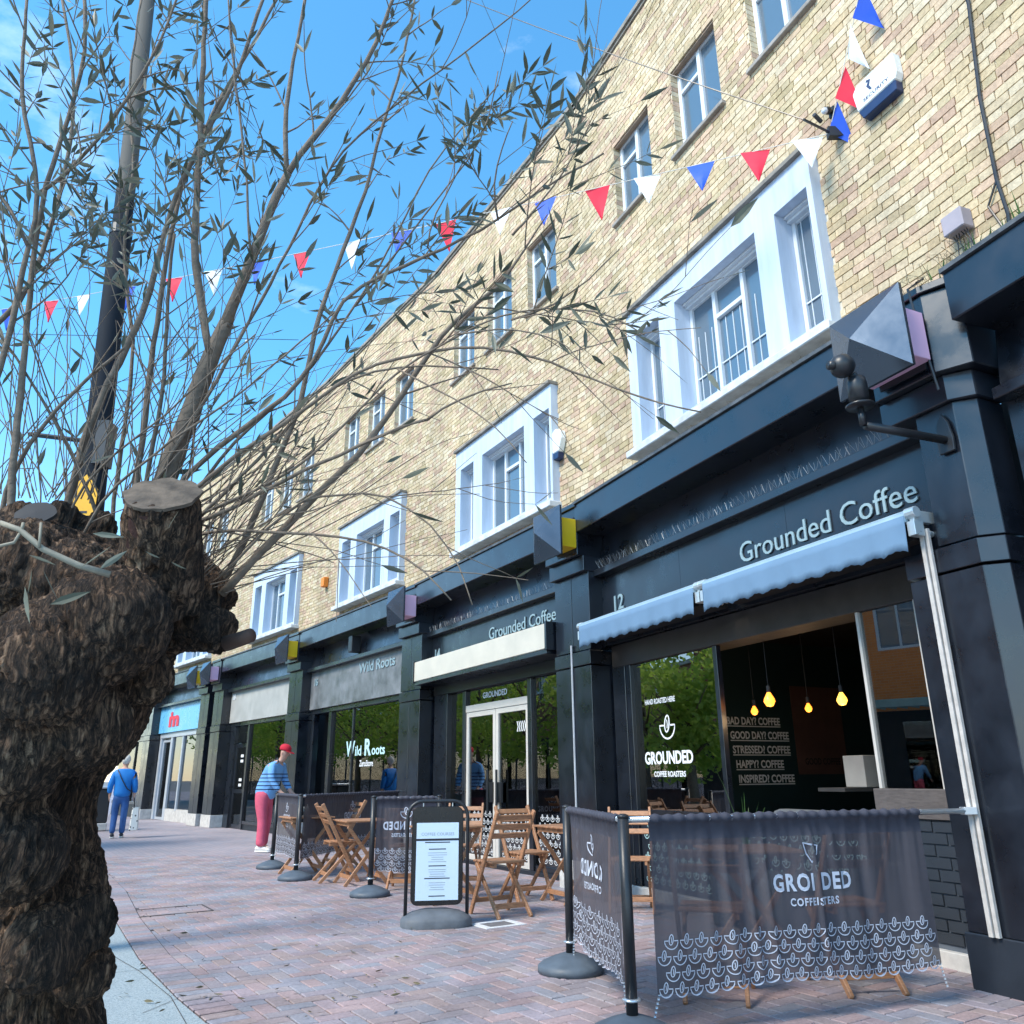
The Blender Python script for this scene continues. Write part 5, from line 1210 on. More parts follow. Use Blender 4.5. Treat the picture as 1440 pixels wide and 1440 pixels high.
# ---- woman in blue jacket walking away
g1=ground(163,1178); WOM=empty('person',(g1.x,g1.y,0),radians(112),'person in bright blue jacket and jeans walking away beside the trunk','person')
body=[[(0,0,.90,.12),(0,0,1.08,.115),(0,0,1.26,.125),(0,0,1.38,.11),(.01,0,1.46,.055),(.02,0,1.52,.052),(.03,0,1.57,(.082,.072)),(.03,0,1.63,(.095,.078)),(.025,0,1.69,(.082,.068))],
[(0,0,.90,.12),(0,.085,.85,.09),(.06,.09,.47,.058),(-.02,.09,.08,.04),(.08,.09,.05,.034)],[(0,0,.90,.12),(0,-.085,.85,.09),(.0,-.09,.47,.058),(.10,-.09,.08,.04),(.20,-.09,.05,.034)],
[(0,0,1.38,.11),(0,.18,1.36,.058),(-.03,.235,1.10,.043),(.03,.24,.87,.03)],[(0,0,1.38,.11),(0,-.18,1.36,.058),(-.03,-.235,1.10,.043),(.02,-.25,.87,.03)]]
body+=hand((.03,.24,.87),(.1,0,-1),(1,0,0),.9)+hand((.02,-.25,.87),(.1,0,-1),(1,0,0),.9)
skin_mesh('body',body,M_SKIN,WOM,1)
JK=mat('blue_jacket',(.008,.20,.62),.6,var=.12,vs=5,bump=.3,bs=10)
skin_mesh('jacket',[[(0,0,.80,(.155,.20)),(0,0,.98,(.15,.19)),(0,0,1.24,(.155,.195)),(0,0,1.38,(.12,.155)),(.0,0,1.45,.078)],[(0,0,1.38,(.12,.155)),(0,.185,1.36,.085),(-.03,.25,1.10,.068),(.025,.255,.92,.055)],[(0,0,1.38,(.12,.155)),(0,-.185,1.36,.085),(-.03,-.25,1.10,.068),(.015,-.265,.92,.055)]],JK,WOM,2)
JE=mat('blue_jeans',(.03,.10,.30),.85,var=.25,vs=8,bump=.2,bs=20)
skin_mesh('jeans',[[(0,0,.92,(.13,.165)),(0,0,.86,(.13,.165)),(0,.09,.78,.10),(.06,.095,.47,.075),(-.02,.095,.07,.062)],[(0,0,.86,(.13,.165)),(0,-.09,.78,.10),(.0,-.095,.47,.075),(.10,-.095,.07,.062)]],JE,WOM,2)
DS=mat('dark_shoe',(.02,.025,.04),.6); shoe(WOM,.03,.09,0,DS,SO,.25); shoe(WOM,.15,-.09,0,DS,SO,.25)
g=MB(); g.ball((.012,0,1.645),.105,14,10,sc=(1.0,.92,1.08)); g.build('hair',mat('white_hair',(.72,.68,.62),.8,bump=.4,bs=40),WOM,smooth=True)
g=MB(); g.tube([(-.10,.14,1.42),(-.165,.03,1.22),(-.17,-.10,1.02),(-.12,-.20,.95)],.011,6); t=g.build('strap',M_BLACKM,WOM,smooth=True)
SB=empty('shopping_bag',(g1.x,g1.y,0),radians(112),'white patterned shopping bag carried in the blue-jacketed person\'s right hand','bag')
m=bpy.data.materials.new('patterned_bag'); m.use_nodes=True; n=m.node_tree.nodes; l=m.node_tree.links; b=n['Principled BSDF']; t=n.new('ShaderNodeTexCoord'); v=n.new('ShaderNodeTexVoronoi'); v.inputs['Scale'].default_value=16; l.new(t.outputs['Object'],v.inputs['Vector']); r=n.new('ShaderNodeValToRGB'); r.color_ramp.interpolation='CONSTANT'; r.color_ramp.elements[0].color=(.06,.06,.06,1); r.color_ramp.elements[1].position=.28; r.color_ramp.elements[1].color=(.82,.82,.78,1); l.new(v.outputs['Distance'],r.inputs['Fac']); l.new(r.outputs['Color'],b.inputs['Base Color'])
g=MB(); P=[(-.17,.09,.14),(.17,.09,.14),(.20,.07,.62),(-.20,.07,.62)]; g.add([(x,-.33+y,z_) for x,y,z_ in P]+[(x,-.33-y,z_) for x,y,z_ in P],[(0,1,2,3),(7,6,5,4),(0,4,5,1),(1,5,6,2),(3,7,4,0)]); g.build('bag_body',m,SB,bevel=.02)
g=MB(); g.tube([(-.1,-.29,.61),(-.02,-.27,.82),(.06,-.27,.82),(.12,-.29,.61)],.008,6); g.build('handle',M_BLACKM,SB)
# litter bin beyond
c=ground(133,1168); t=empty('litter_bin',(c.x,c.y,0),.5,'dark litter bin with grey base beyond the walking person','bin')
g=MB(); g.box(-.25,.25,-.25,.25,0,.18); g.build('base',M_STONE,t,bevel=.02); g=MB(); g.box(-.24,.24,-.24,.24,.181,1.0); g.build('housing',M_BLACKM,t,bevel=.03); g=MB(); g.box(-.27,.27,-.27,.27,1.001,1.06); g.build('lid',M_ALU,t,bevel=.02)
# ================================================================== LAMP COLUMN
YP=6.5
b0=at(126,720,YP); tp=at(214,-60,YP); dirp=(tp-b0).normalized(); foot=b0-dirp*(b0.z/dirp.z)
LC=empty('lamp_column',foot,0,'tall dark lamp column leaning behind the olive tree','lamp column')
pt=lambda z:dirp*(z/dirp.z)
m=bpy.data.materials.new('column_paint'); m.use_nodes=True; n=m.node_tree.nodes; l=m.node_tree.links; b=n['Principled BSDF']; b.inputs['Roughness'].default_value=.8; b.inputs['Specular IOR Level'].default_value=.15
t=n.new('ShaderNodeTexCoord'); sp=n.new('ShaderNodeSeparateXYZ'); l.new(t.outputs['Object'],sp.inputs[0]); z=n.new('ShaderNodeTexNoise'); z.inputs['Scale'].default_value=5; z.inputs['Detail'].default_value=6; l.new(t.outputs['Object'],z.inputs['Vector'])
ad=n.new('ShaderNodeMath'); ad.inputs[1].default_value=0; ad.operation='ADD'; l.new(sp.outputs[2],ad.inputs[0]); zz=n.new('ShaderNodeMath'); zz.operation='MULTIPLY'; zz.inputs[1].default_value=1.5; l.new(z.outputs['Fac'],zz.inputs[0]); l.new(zz.outputs[0],ad.inputs[1])
r=n.new('ShaderNodeMapRange'); r.inputs['From Min'].default_value=7.3; r.inputs['From Max'].default_value=7.7; l.new(ad.outputs[0],r.inputs['Value']); mx=n.new('ShaderNodeMixRGB'); mx.inputs[1].default_value=(.012,.017,.025,1); mx.inputs[2].default_value=(.11,.105,.095,1); l.new(r.outputs[0],mx.inputs[0]); l.new(mx.outputs[0],b.inputs['Base Color'])
g=MB(); g.tube([pt(0),pt(1.2),pt(3.0),pt(6.2),pt(6.22),pt(12)],[.13,.125,.112,.098,.088,.062],20); g.build('shaft',m,LC,smooth=True)
g=MB(); g.tube([pt(6.16),pt(6.26)],.103,20); g.build('collar',M_BLACKM,LC); 
g=MB(); q=pt(4.02); g.tube([q,q+Vector((-.55,-.1,.04))],.022,8); g.box(-.05,.05,-.08,.08,-.20,.20,M=Matrix.Translation(q+Vector((.10,-.06,-.05)))); g.build('bracket',M_BLACKM,LC)
g=MB(); q=foot+pt(3.40)+Vector((.02,-.16,0)); g.prism([(-.11,-.20),(.11,-.20),(.11,.12),(.0,.26),(-.11,.14)],-.004,.004,lambda a,c,h:q+Vector((a,h,c))); s_=g.build('yellow_sign',mat('sign_yellow',(.85,.42,.01),.45,var=.05)); tag(s_,'yellow-orange warning plate on the lamp column above the trunk','sign')
g=MB(); 
for k in (1,): g.add([q+Vector((x,-.006,z_-.0)) for x,z_ in ((-.08,-.15+k*.06),(.07-.02*(k%2),-.15+k*.06),(.07-.02*(k%2),-.13+k*.06),(-.08,-.13+k*.06))],[(0,1,2,3)])
g.build('print',mat('sheet_ink',(.02,.02,.03),.5),s_)

# ================================================================== OLIVE TREE
YT=2.6
TREE=empty('olive_tree',(0,0,0),0,'old pollarded olive tree with gnarled dark trunk in the left foreground','tree')
px2m=lambda px:px/F_PX*YT
base=at(-70,1440,YT); TREE.location=(base.x,YT,0); TO=Vector((base.x,YT,0))
mb=MB()
# rows: picture row, right edge, centre column -> world rings
rows=[(1640,215,-80),(1560,172,-80),(1490,148,-78),(1430,136,-75),(1395,131,-72),(1355,143,-70),(1315,141,-70),(1270,136,-68),(1220,130,-66),(1170,122,-62),(1130,124,-56),(1095,138,-48),(1060,170,-36),(1020,192,-22),(980,206,-12),(940,218,-4),(900,246,2),(860,266,6),(820,266,8),(785,236,2),(765,170,-8),(750,110,-20),(738,60,-30),(730,0,-40)]
rings=[]
for py,re_,cc in rows:
    p=at(cc,py,YT); r_=(at(re_,py,YT)-p).length; rings.append((p-TO,r_))
n=40; V=[];F=[]
for i,(p,r_) in enumerate(rings):
    for k in range(n):
        a=2*pi*k/n; lob=1+.07*sin(3*a+p.z*2.0)+.05*sin(5*a-p.z*3)
        if cos(a)>.75: lob=1.0
        V.append(p+Vector((cos(a)*r_*lob,sin(a)*r_*.78*lob,0)))
for i in range(len(rings)-1):
    for k in range(n): F.append((i*n+k,i*n+(k+1)%n,(i+1)*n+(k+1)%n,(i+1)*n+k))
F+=[tuple(range(n-1,-1,-1)),tuple((len(rings)-1)*n+k for k in range(n))]
mb.add(V,F)
T_=lambda px,py,Y=YT:at(px,py,Y)-TO
# stump leaning to the viewer, side lobes, burrs
st0=T_(222,850,2.36); st1=T_(229,700,2.17); mb.tube([st0,st0.lerp(st1,.5),st1],[.135,.112,.103],18)
mb.tube([T_(190,860,2.5),T_(270,880,2.45),T_(320,893,2.42)],[.17,.10,.062],14)
mb.tube([T_(240,820,2.55),T_(300,838,2.5),T_(322,850,2.48)],[.16,.085,.05],12)
for px,py,Y,r_ in ((40,800,2.2,.14),(110,820,2.2,.13),(-60,770,2.3,.15),(150,880,2.15,.16),(30,735,2.3,.06),(90,725,2.4,.05),(140,740,2.45,.06),(60,940,2.1,.17),(205,950,2.35,.09),(118,1365,2.48,.085),(60,1330,2.28,.10),(20,1200,2.2,.13),(120,1300,2.35,.07),(232,930,2.5,.04),(0,1060,2.15,.17),(110,1020,2.22,.14)):
    mb.ball(T_(px,py,Y),r_,14,10)
me=bpy.data.meshes.new('t'); me.from_pydata([tuple(v) for v in mb.v],[],mb.f); o=bpy.data.objects.new('t',me); COL.objects.link(o)
rm=o.modifiers.new('r','REMESH'); rm.mode='VOXEL'; rm.voxel_size=.009
sm=o.modifiers.new('s','SMOOTH'); sm.iterations=8; sm.factor=.5
dg=bpy.context.evaluated_depsgraph_get(); dg.update(); tm=bpy.data.meshes.new_from_object(o.evaluated_get(dg)); bpy.data.objects.remove(o,do_unlink=True)
tm.calc_loop_triangles(); tm.update()
nz_=noise; NV=len(tm.vertices)
CO=[0.]*(NV*3); NO=[0.]*(NV*3); tm.vertices.foreach_get('co',CO); tm.vertices.foreach_get('normal',NO)
hc=T_(122,1300,2.26)                                            # hollow low on the right-hand side
for i in range(NV):
    p=Vector(CO[3*i:3*i+3]); nn=Vector(NO[3*i:3*i+3])
    tx_=p.x+.10*sin(p.z*4)
    big=nz_.noise(Vector((tx_*5,p.y*5,p.z*2.2)))*.020
    wob=nz_.noise_vector(p*5)
    f1=nz_.noise(Vector((tx_*40,p.y*40,p.z*7))+wob*1.6); f2=nz_.noise(Vector((tx_*85,p.y*85,p.z*22))+wob*2)
    p=p+nn*(big-.004+.013*(.5-abs(f1)*1.8)+.006*f2)
    d_=p-hc; k=math.exp(-((d_.x/.05)**2+(d_.y/.12)**2+(d_.z/.16)**2)); p.x-=.03*k; p.y+=.11*k
    CO[3*i:3*i+3]=p
tm.vertices.foreach_set('co',CO)
tm.polygons.foreach_set('use_smooth',[True]*len(tm.polygons)); tm.update()
m=bpy.data.materials.new('olive_bark'); m.use_nodes=True; n=m.node_tree.nodes; l=m.node_tree.links; b=n['Principled BSDF']; b.inputs['Roughness'].default_value=.8; b.inputs['Specular IOR Level'].default_value=.35
t=n.new('ShaderNodeTexCoord')
def tex(kind,src,scale,det=8,rough=.7,dist=0):
    x=n.new('ShaderNodeTexNoise'); x.inputs['Scale'].default_value=scale; x.inputs['Detail'].default_value=det; x.inputs['Roughness'].default_value=rough; x.inputs['Distortion'].default_value=dist; l.new(src,x.inputs['Vector']); return x
nd=tex(0,t.outputs['Object'],3.2,3); mv=n.new('ShaderNodeVectorMath'); mv.operation='MULTIPLY_ADD'; mv.inputs[1].default_value=(.10,.10,.22); l.new(nd.outputs['Color'],mv.inputs[0]); l.new(t.outputs['Object'],mv.inputs[2])
mp=n.new('ShaderNodeMapping'); mp.inputs['Scale'].default_value=(1,1,.13); l.new(mv.outputs[0],mp.inputs['Vector'])
mp2=n.new('ShaderNodeMapping'); mp2.inputs['Scale'].default_value=(1,1,.42); l.new(mv.outputs[0],mp2.inputs['Vector'])
fib=tex(0,mp.outputs[0],40,9,.68,.12); flk=tex(0,mp2.outputs[0],75,6,.65,.1); pat=tex(0,t.outputs['Object'],3.4,6,.65)
def M2(op,a_,b_,c_=None):
    x=n.new('ShaderNodeMath'); x.operation=op
    for i_,v_ in enumerate((a_,b_,c_)):
        if v_ is None: continue
        if hasattr(v_,'links'): l.new(v_,x.inputs[i_])
        else: x.inputs[i_].default_value=v_
    return x.outputs[0]
rid=M2('ABSOLUTE',M2('SUBTRACT',fib.outputs['Fac'],.5),0); rid=M2('MULTIPLY',rid,5.0)             # 0 in the fissures
hgt=M2('ADD',M2('MINIMUM',rid,1.0),M2('MULTIPLY',flk.outputs['Fac'],.9))
r=n.new('ShaderNodeValToRGB'); e=r.color_ramp.elements; e[0].position=.24; e[0].color=(.006,.0045,.004,1); e[1].position=.84; e[1].color=(.62,.49,.37,1); x=e.new(.42); x.color=(.10,.072,.053,1); x=e.new(.60); x.color=(.29,.21,.15,1)
l.new(M2('MULTIPLY',hgt,.62),r.inputs['Fac'])
r2=n.new('ShaderNodeValToRGB'); e=r2.color_ramp.elements; e[0].position=.36; e[0].color=(.42,.36,.33,1); e[1].position=.64; e[1].color=(1.35,1.22,1.08,1); x=e.new(.5); x.color=(.9,.72,.60,1); l.new(pat.outputs['Fac'],r2.inputs['Fac'])
mu=n.new('ShaderNodeMixRGB'); mu.blend_type='MULTIPLY'; mu.inputs[0].default_value=1; l.new(r.outputs['Color'],mu.inputs[1]); l.new(r2.outputs['Color'],mu.inputs[2]); l.new(mu.outputs[0],b.inputs['Base Color'])
bp=n.new('ShaderNodeBump'); bp.inputs['Strength'].default_value=1.0; bp.inputs['Distance'].default_value=.030; l.new(hgt,bp.inputs['Height']); l.new(bp.outputs[0],b.inputs['Normal'])
M_BARK=m; tm.materials.clear(); tm.materials.append(m); tm.name='trunk'
o=bpy.data.objects.new('trunk',tm); COL.objects.link(o); o.parent=TREE
# sawn faces
M_CUT=mat('sawn_wood',(.115,.088,.066),.85,var=.6,vs=16,bump=.6,bs=30)
ax=(st1-st0).normalized(); e_=ax.orthogonal().normalized(); e2_=ax.cross(e_)
def cutface(c,ax,r_,m,name='sawn_face'):
    e_=ax.orthogonal().normalized(); e2_=ax.cross(e_); g=MB(); rg=random.Random(int(r_*1000)); k=24
    rim=[c+(e_*cos(2*pi*j/k)+e2_*sin(2*pi*j/k))*r_*(1+rg.uniform(-.10,.05)) for j in range(k)]
    g.add([c+ax*.006]+[q+ax*.002 for q in rim]+[q-ax*.008 for q in rim],[(0,1+j,1+(j+1)%k) for j in range(k)]+[(1+j,1+k+j,1+k+(j+1)%k,1+(j+1)%k) for j in range(k)]); return g.build(name,m,TREE)
tilt=(ax+Vector((0,-.55,.35))).normalized(); cutface(st1+ax*.012,tilt,.106,M_CUT)
cutface(T_(50,722,2.22),Vector((.1,-.75,.55)).normalized(),.055,mat('dark_sawn_wood',(.03,.03,.033),.8,var=.3,vs=12),'sawn_face')
g=MB(); g.tube([T_(318,905,2.40),T_(340,898,2.38),T_(353,893,2.36)],[.024,.022,.021],12); g.build('stub',mat('red_brown_bark',(.085,.045,.032),.8,var=.3,vs=20,bump=.3),TREE,smooth=True)
# bare red wood on the stump
g=MB(); P=[]
for j in range(7):
    a=-.45+j*.16
    for k in range(6):
        c=st0.lerp(st1,.10+.62*k/5); side=Vector((1,0,0)); fr=Vector((0,-1,0)); rr_=.118-.012*k/5; P.append(c+(side*sin(a)+fr*cos(a))*rr_+Vector((0,-.012,0)))
g.add(P,[(j*6+k,(j+1)*6+k,(j+1)*6+k+1,j*6+k+1) for j in range(6) for k in range(5)]); g.build('bare_wood',mat('bare_red_wood',(.055,.020,.014),.75,var=.5,vs=14,stretch=(6,6,.6),bump=.5,bs=30),TREE,smooth=True)
# limbs: picture polylines at their own distances
M_BR=mat('branch_bark',(.17,.132,.10),.9,var=.35,vs=22,bump=.5,bs=60)
M_TW=mat('twig_bark',(.18,.14,.108),.9,var=.3,vs=30)
limbs=[ # (points, width px start, width px end, depth start, depth end)
([(222,705),(245,640),(275,560),(297,500),(318,455)],48,30,2.55,2.45),
([(297,500),(283,440),(272,340),(280,240),(284,120),(290,-20)],17,10,2.45,2.35),
([(315,460),(335,410),(362,340),(404,243)],25,17,2.45,2.35),
([(404,243),(398,190),(405,120),(420,50),(432,-20)],12,7,2.35,2.3),
([(404,243),(440,195),(482,145),(530,60),(560,-20)],15,8,2.35,2.25),
([(190,690),(200,620),(212,520),(225,420),(240,330),(252,270),(300,150),(345,80),(395,-10)],13,7,2.6,2.7),
([(205,660),(226,585),(233,500),(236,420),(245,330)],10,6,2.58,2.5),
([(95,705),(118,620),(150,540),(200,450),(222,370),(238,290),(275,215),(335,105),(372,-10)],17,8,2.5,2.4),
([(15,690),(28,560),(38,450),(52,330),(62,262),(98,165),(122,70),(118,-20)],15,8,2.3,2.25),
([(-30,600),(0,520),(25,420),(40,345),(60,275),(42,200),(28,130),(38,-10)],14,7,2.25,2.2),
([(58,270),(90,250),(140,195),(200,110),(240,30),(255,-20)],9,5,2.27,2.15),
([(5,690),(40,620),(80,575),(130,525),(175,490)],10,6,2.35,2.3),
([(-20,250),(15,290),(38,345)],9,8,2.2,2.22),
([(-20,470),(30,430),(70,330),(100,200),(105,100),(85,-10)],12,6,2.7,2.75),
([(238,695),(280,650),(330,612),(400,560),(445,510),(475,420),(540,385),(625,350),(700,310),(770,260),(850,215)],12,4,2.5,2.1),
([(250,705),(330,640),(420,585),(500,520),(560,505),(640,485),(720,490),(800,520),(900,560),(985,580)],10,3,2.45,1.95),
([(312,835),(360,785),(420,720),(480,665),(530,610),(565,555),(620,470),(665,430),(705,400)],17,8,2.45,2.2),
([(312,825),(345,760),(385,660),(425,565),(440,470),(470,380),(505,300),(530,205),(560,110),(585,-10)],13,5,2.5,2.4),
([(275,735),(330,715),(400,672),(480,640),(560,600),(600,590)],9,6,2.4,2.2),
([(270,755),(330,742),(400,750),(480,752),(545,770),(600,800),(635,845)],7,3,2.4,2.2),
([(278,730),(360,650),(440,560),(520,520),(600,512),(700,520)],8,3,2.42,2.2),
([(270,700),(330,620),(420,540),(500,430),(560,330),(600,240),(650,180),(700,120)],7,3,2.55,2.4),
([(210,690),(290,560),(380,400),(450,260),(480,210),(590,120),(680,55),(750,-5)],9,3,2.5,2.3),
([(600,590),(640,560),(720,540)],6,3,2.2,2.1),
([(310,810),(420,700),(540,690),(610,735),(650,800),(663,850)],6,2.5,2.4,2.2),
([(705,400),(740,350),(770,300)],6,3,2.2,2.1),
([(500,430),(600,300),(680,200),(700,100)],5,2.5,2.5,2.4),
([(270,730),(420,660),(560,520),(700,440),(800,430),(870,445),(905,470)],6,3,2.4,2.0),
([(160,700),(175,600),(190,480),(170,350),(190,240),(180,120),(200,-10)],9,5,2.7,2.85),
([(130,700),(60,560),(20,500),(-30,430)],8,4,2.5,2.2),
([(140,700),(240,620),(330,560),(400,500),(470,440)],6,3,2.35,2.2),
([(100,700),(160,640),(260,560),(320,500),(360,470)],5,3,2.4,2.3),
([(700,310),(690,260),(705,205),(720,170)],5,2.5,2.15,2.0),
([(720,330),(780,265),(812,205),(835,170)],5,2.5,2.1,2.0),
([(720,450),(780,430),(830,395),(870,350)],5,2.5,2.15,2.0),
([(640,470),(700,460),(760,470),(800,480),(830,530)],4,2,2.1,1.95),
([(600,350),(610,300),(640,250),(660,215)],4,2.5,2.2,2.1),
([(560,520),(640,560),(700,600),(740,650)],4,2,2.2,2.0),
([(320,-20),(330,120),(345,220),(350,300),(352,355)],4,6,2.3,2.38),
]
rg=random.Random(21); limbpts=[]
for pts,w0,w1,y0,y1 in limbs:
    if 630<pts[0][1]<715 and pts[0][0]<265: pts=[(pts[0][0]-(pts[1][0]-pts[0][0])*.3,pts[0][1]+70)]+pts
    P=[]; R=[]; m_=len(pts); 
    # resample with a little wander
    seg=[]; 
    for (a,c) in zip(range(m_-1),range(1,m_)):
        pa,pb=pts[a],pts[c]; L=math.hypot(pb[0]-pa[0],pb[1]-pa[1]); k=max(2,int(L/28))
        for j in range(k): seg.append((pa[0]+(pb[0]-pa[0])*j/k,pa[1]+(pb[1]-pa[1])*j/k))
    seg.append(pts[-1]); N=len(seg)
    for _ in range(2): seg=[seg[0]]+[((seg[i-1][0]+2*seg[i][0]+seg[i+1][0])/4,(seg[i-1][1]+2*seg[i][1]+seg[i+1][1])/4) for i in range(1,N-1)]+[seg[-1]]
    for i,(x,y) in enumerate(seg):
        a=i/(N-1); Y=y0+(y1-y0)*a; P.append(at(x+rg.uniform(-1.2,1.2),y+rg.uniform(-1.2,1.2),Y)-TO); R.append((w0+(w1-w0)*a)*.385/F_PX*Y*(1+rg.uniform(-.07,.07)))
    g=MB(); g.tube(P,R,10 if w0>10 else 7); g.build('branch',M_BR,TREE,smooth=True)
    for i in range(N-1):
        limbpts.append((P[i],(P[i+1]-P[i]).normalized(),R[i],i/(N-1),seg[i]))
# twigs and leaves
tw=MB(); lf=MB(); lf2=MB()
def leaf(p,d,L):
    d=d.normalized(); s=d.orthogonal().normalized(); a=rg.uniform(0,6.28); s=(s*cos(a)+d.cross(s)*sin(a)); u=d.cross(s); w=L*rg.uniform(.07,.105)
    c=[p,p+d*L*.3+s*w-u*w*.25,p+d*L*.62+s*w*.9+u*0-u*w*.3,p+d*L-u*w*.2,p+d*L*.62-s*w*.9-u*w*.3,p+d*L*.3-s*w-u*w*.25,p+d*L*.46]
    (lf if rg.random()<.6 else lf2).add(c,[(0,1,6),(1,2,6),(2,3,6),(3,4,6),(4,5,6),(5,0,6)])
CLUMPS=[(690,215,70,2.2),(800,190,60,2.2),(790,410,60,2.4),(850,390,50,2.0),(610,310,70,1.0),(430,310,60,.9),(500,100,60,.7),(60,120,90,1.0),(50,200,90,.9),(160,70,80,.8),(380,90,80,.7),(270,270,60,.8),(340,260,60,.9),(905,460,40,.6),(940,530,30,.5),(250,120,80,.7),(550,60,50,.6),(450,380,60,.9),(520,420,60,.7),(640,380,60,.8),(720,360,50,.8),(330,170,80,.7),(600,680,40,.35),(200,300,60,.7),(120,300,60,.6),(340,600,50,.35),(600,620,40,.3)]
def density(q):
    x,y=q; v=.30 if y<420 else .07
    for cx,cy,s_,a in CLUMPS: v+=a*math.exp(-((x-cx)**2+(y-cy)**2)/(2*s_*s_))
    return v
def grow(p,d,L,r,depth):
    n=max(4,int(L/.045)); pts=[p]; dd=d.normalized(); bend=Vector((rg.uniform(-1,1),rg.uniform(-1,1),rg.uniform(-.6,1.0)))*.055
    for i in range(n):
        dd=(dd+bend*(.6)+Vector((rg.gauss(0,.045),rg.gauss(0,.045),rg.gauss(0,.045)))).normalized(); pts.append(pts[-1]+dd*(L/n))
    rad=[r*(1-.75*i/n)+.0006 for i in range(n+1)]
    q=proj(pts[n//2]+TO)
    if not(-120<q[0]<1000 and -150<q[1]<900): return
    if pts[-1].y+TO.y<1.35: return
    tw.tube(pts,rad,4,cap=False)
    for i in range(1,n+1):
        q=proj(pts[i]+TO)
        dn=density(q)*(.45+.75*i/n)
        if q[0]>420 and q[1]>480: dn*=.55
        if rg.random()<dn*.34:
            s=(pts[i]-pts[i-1]).normalized(); o_=s.orthogonal().normalized(); a=rg.uniform(0,6.28); o_=o_*cos(a)+s.cross(o_)*sin(a); k=2 if rg.random()<.75 else 1
            for j in range(k): leaf(pts[i],(s*.75+o_*(1 if j==0 else -1)*.75+Vector((0,0,-.12))),rg.uniform(.045,.095))
        if depth>0 and i>1 and rg.random()<.22:
            s=(pts[i]-pts[i-1]).normalized(); o_=s.orthogonal().normalized(); a=rg.uniform(0,6.28); o_=o_*cos(a)+s.cross(o_)*sin(a)
            grow(pts[i],s+o_*rg.uniform(.5,1.0)+Vector((0,0,.1)),L*rg.uniform(.3,.6),r*.55,depth-1)
    if rg.random()<density(proj(pts[-1]+TO))*1.1: leaf(pts[-1],dd,rg.uniform(.06,.11))
for p,d,R,a,q in limbpts:
    pr=.46 if a>.15 else .15
    if q[1]>470: pr*=.5
    if rg.random()<pr:
        o_=d.orthogonal().normalized(); an=rg.uniform(0,6.28); o_=o_*cos(an)+d.cross(o_)*sin(an)
        grow(p,d*.9+o_*rg.uniform(.5,1.1)+Vector((0,0,.15)),rg.uniform(.16,.5),min(R*.5,.0030),1)
# straight young shoots rising from the pollard head
for k in range(95):
    x=rg.uniform(-60,300); y=700+max(0,(x-200))*.9+rg.uniform(-10,10); p=at(x,y,rg.uniform(2.3,2.75))-TO
    tx=x+rg.gauss(180 if x>120 else 60,200); ty=rg.uniform(-60,520); e_=at(tx,ty,rg.uniform(2.2,2.9))-TO; grow(p,(e_-p),(e_-p).length*rg.uniform(.45,.95),rg.uniform(.0011,.0025),0)
for k in range(46):
    x=rg.uniform(250,320); y=690+rg.uniform(0,150); p=at(x,y,rg.uniform(2.35,2.6))-TO
    tx=rg.uniform(420,760); ty=rg.uniform(380,820); e_=at(tx,ty,rg.uniform(2.0,2.6))-TO; grow(p,(e_-p)+Vector((0,0,.12)),(e_-p).length*rg.uniform(.5,1.0),rg.uniform(.0010,.0022),0)
# pale sprig lying across the trunk
g=MB(); P=[T_(0,735,1.92),T_(28,745,1.92),T_(60,772,1.93),T_(110,795,1.95),T_(155,808,1.98)]; g.tube(P,[.0065,.007,.0075,.008,.0085],8); P=[T_(-10,770,1.92),T_(20,763,1.92),T_(28,750,1.92)]; g.tube(P,.004,6); P=[T_(30,748,1.92),T_(33,735,1.92)]; g.tube(P,.004,6); P=[T_(55,770,1.92),T_(58,735,1.93)]; g.tube(P,.0035,6)
g.build('cut_sprig',mat('pale_twig',(.26,.235,.18),.7,var=.2,vs=30),TREE,smooth=True)
for x,y,dx,dy in ((40,780,30,12),(45,800,-6,30),(60,800,18,35),(35,825,6,40),(70,850,45,-14),(130,750,35,4),(140,800,30,-20),(235,745,14,-22),(225,785,-16,-8),(240,790,18,8),(110,800,36,-26)):
    a=T_(x,y,1.9); c=T_(x+dx,y+dy,1.9); leaf(a,c-a,(c-a).length*1.3)
tag(tw.build('twigs',M_TW,TREE,smooth=True),kind='stuff')
def leafmat(name,c,tr=.25):
    m=mat(name,c,.55,var=.35,vs=15); n=m.node_tree.nodes; l=m.node_tree.links; b=n['Principled BSDF']; tl=n.new('ShaderNodeBsdfTranslucent'); tl.inputs['Color'].default_value=(*[x*1.3 for x in c],1); ms=n.new('ShaderNodeMixShader'); ms.inputs[0].default_value=tr; l.new(b.outputs[0],ms.inputs[1]); l.new(tl.outputs[0],ms.inputs[2]); l.new(ms.outputs[0],n['Material Output'].inputs['Surface']); return m
tag(lf.build('leaves',leafmat('olive_leaf',(.070,.080,.056)),TREE),kind='stuff'); tag(lf2.build('leaves',leafmat('olive_leaf_pale',(.16,.17,.13)),TREE),kind='stuff')

# leaves dropped round the tree
fl_=MB(); keep=(lf,lf2); lf=lf2=fl_
for k in range(70):
    q=ground(rg.uniform(160,620),rg.uniform(1290,1438)); a=rg.uniform(0,6.28); leaf(Vector((q.x,q.y,.012)),Vector((cos(a),sin(a),rg.uniform(-.02,.08))),rg.uniform(.04,.075))
lf,lf2=keep
tag(fl_.build('fallen_leaves',mat('dry_leaf',(.12,.105,.06),.8,var=.4,vs=30)),'scattered fallen olive leaves on the paving near the trunk','leaves',kind='stuff')
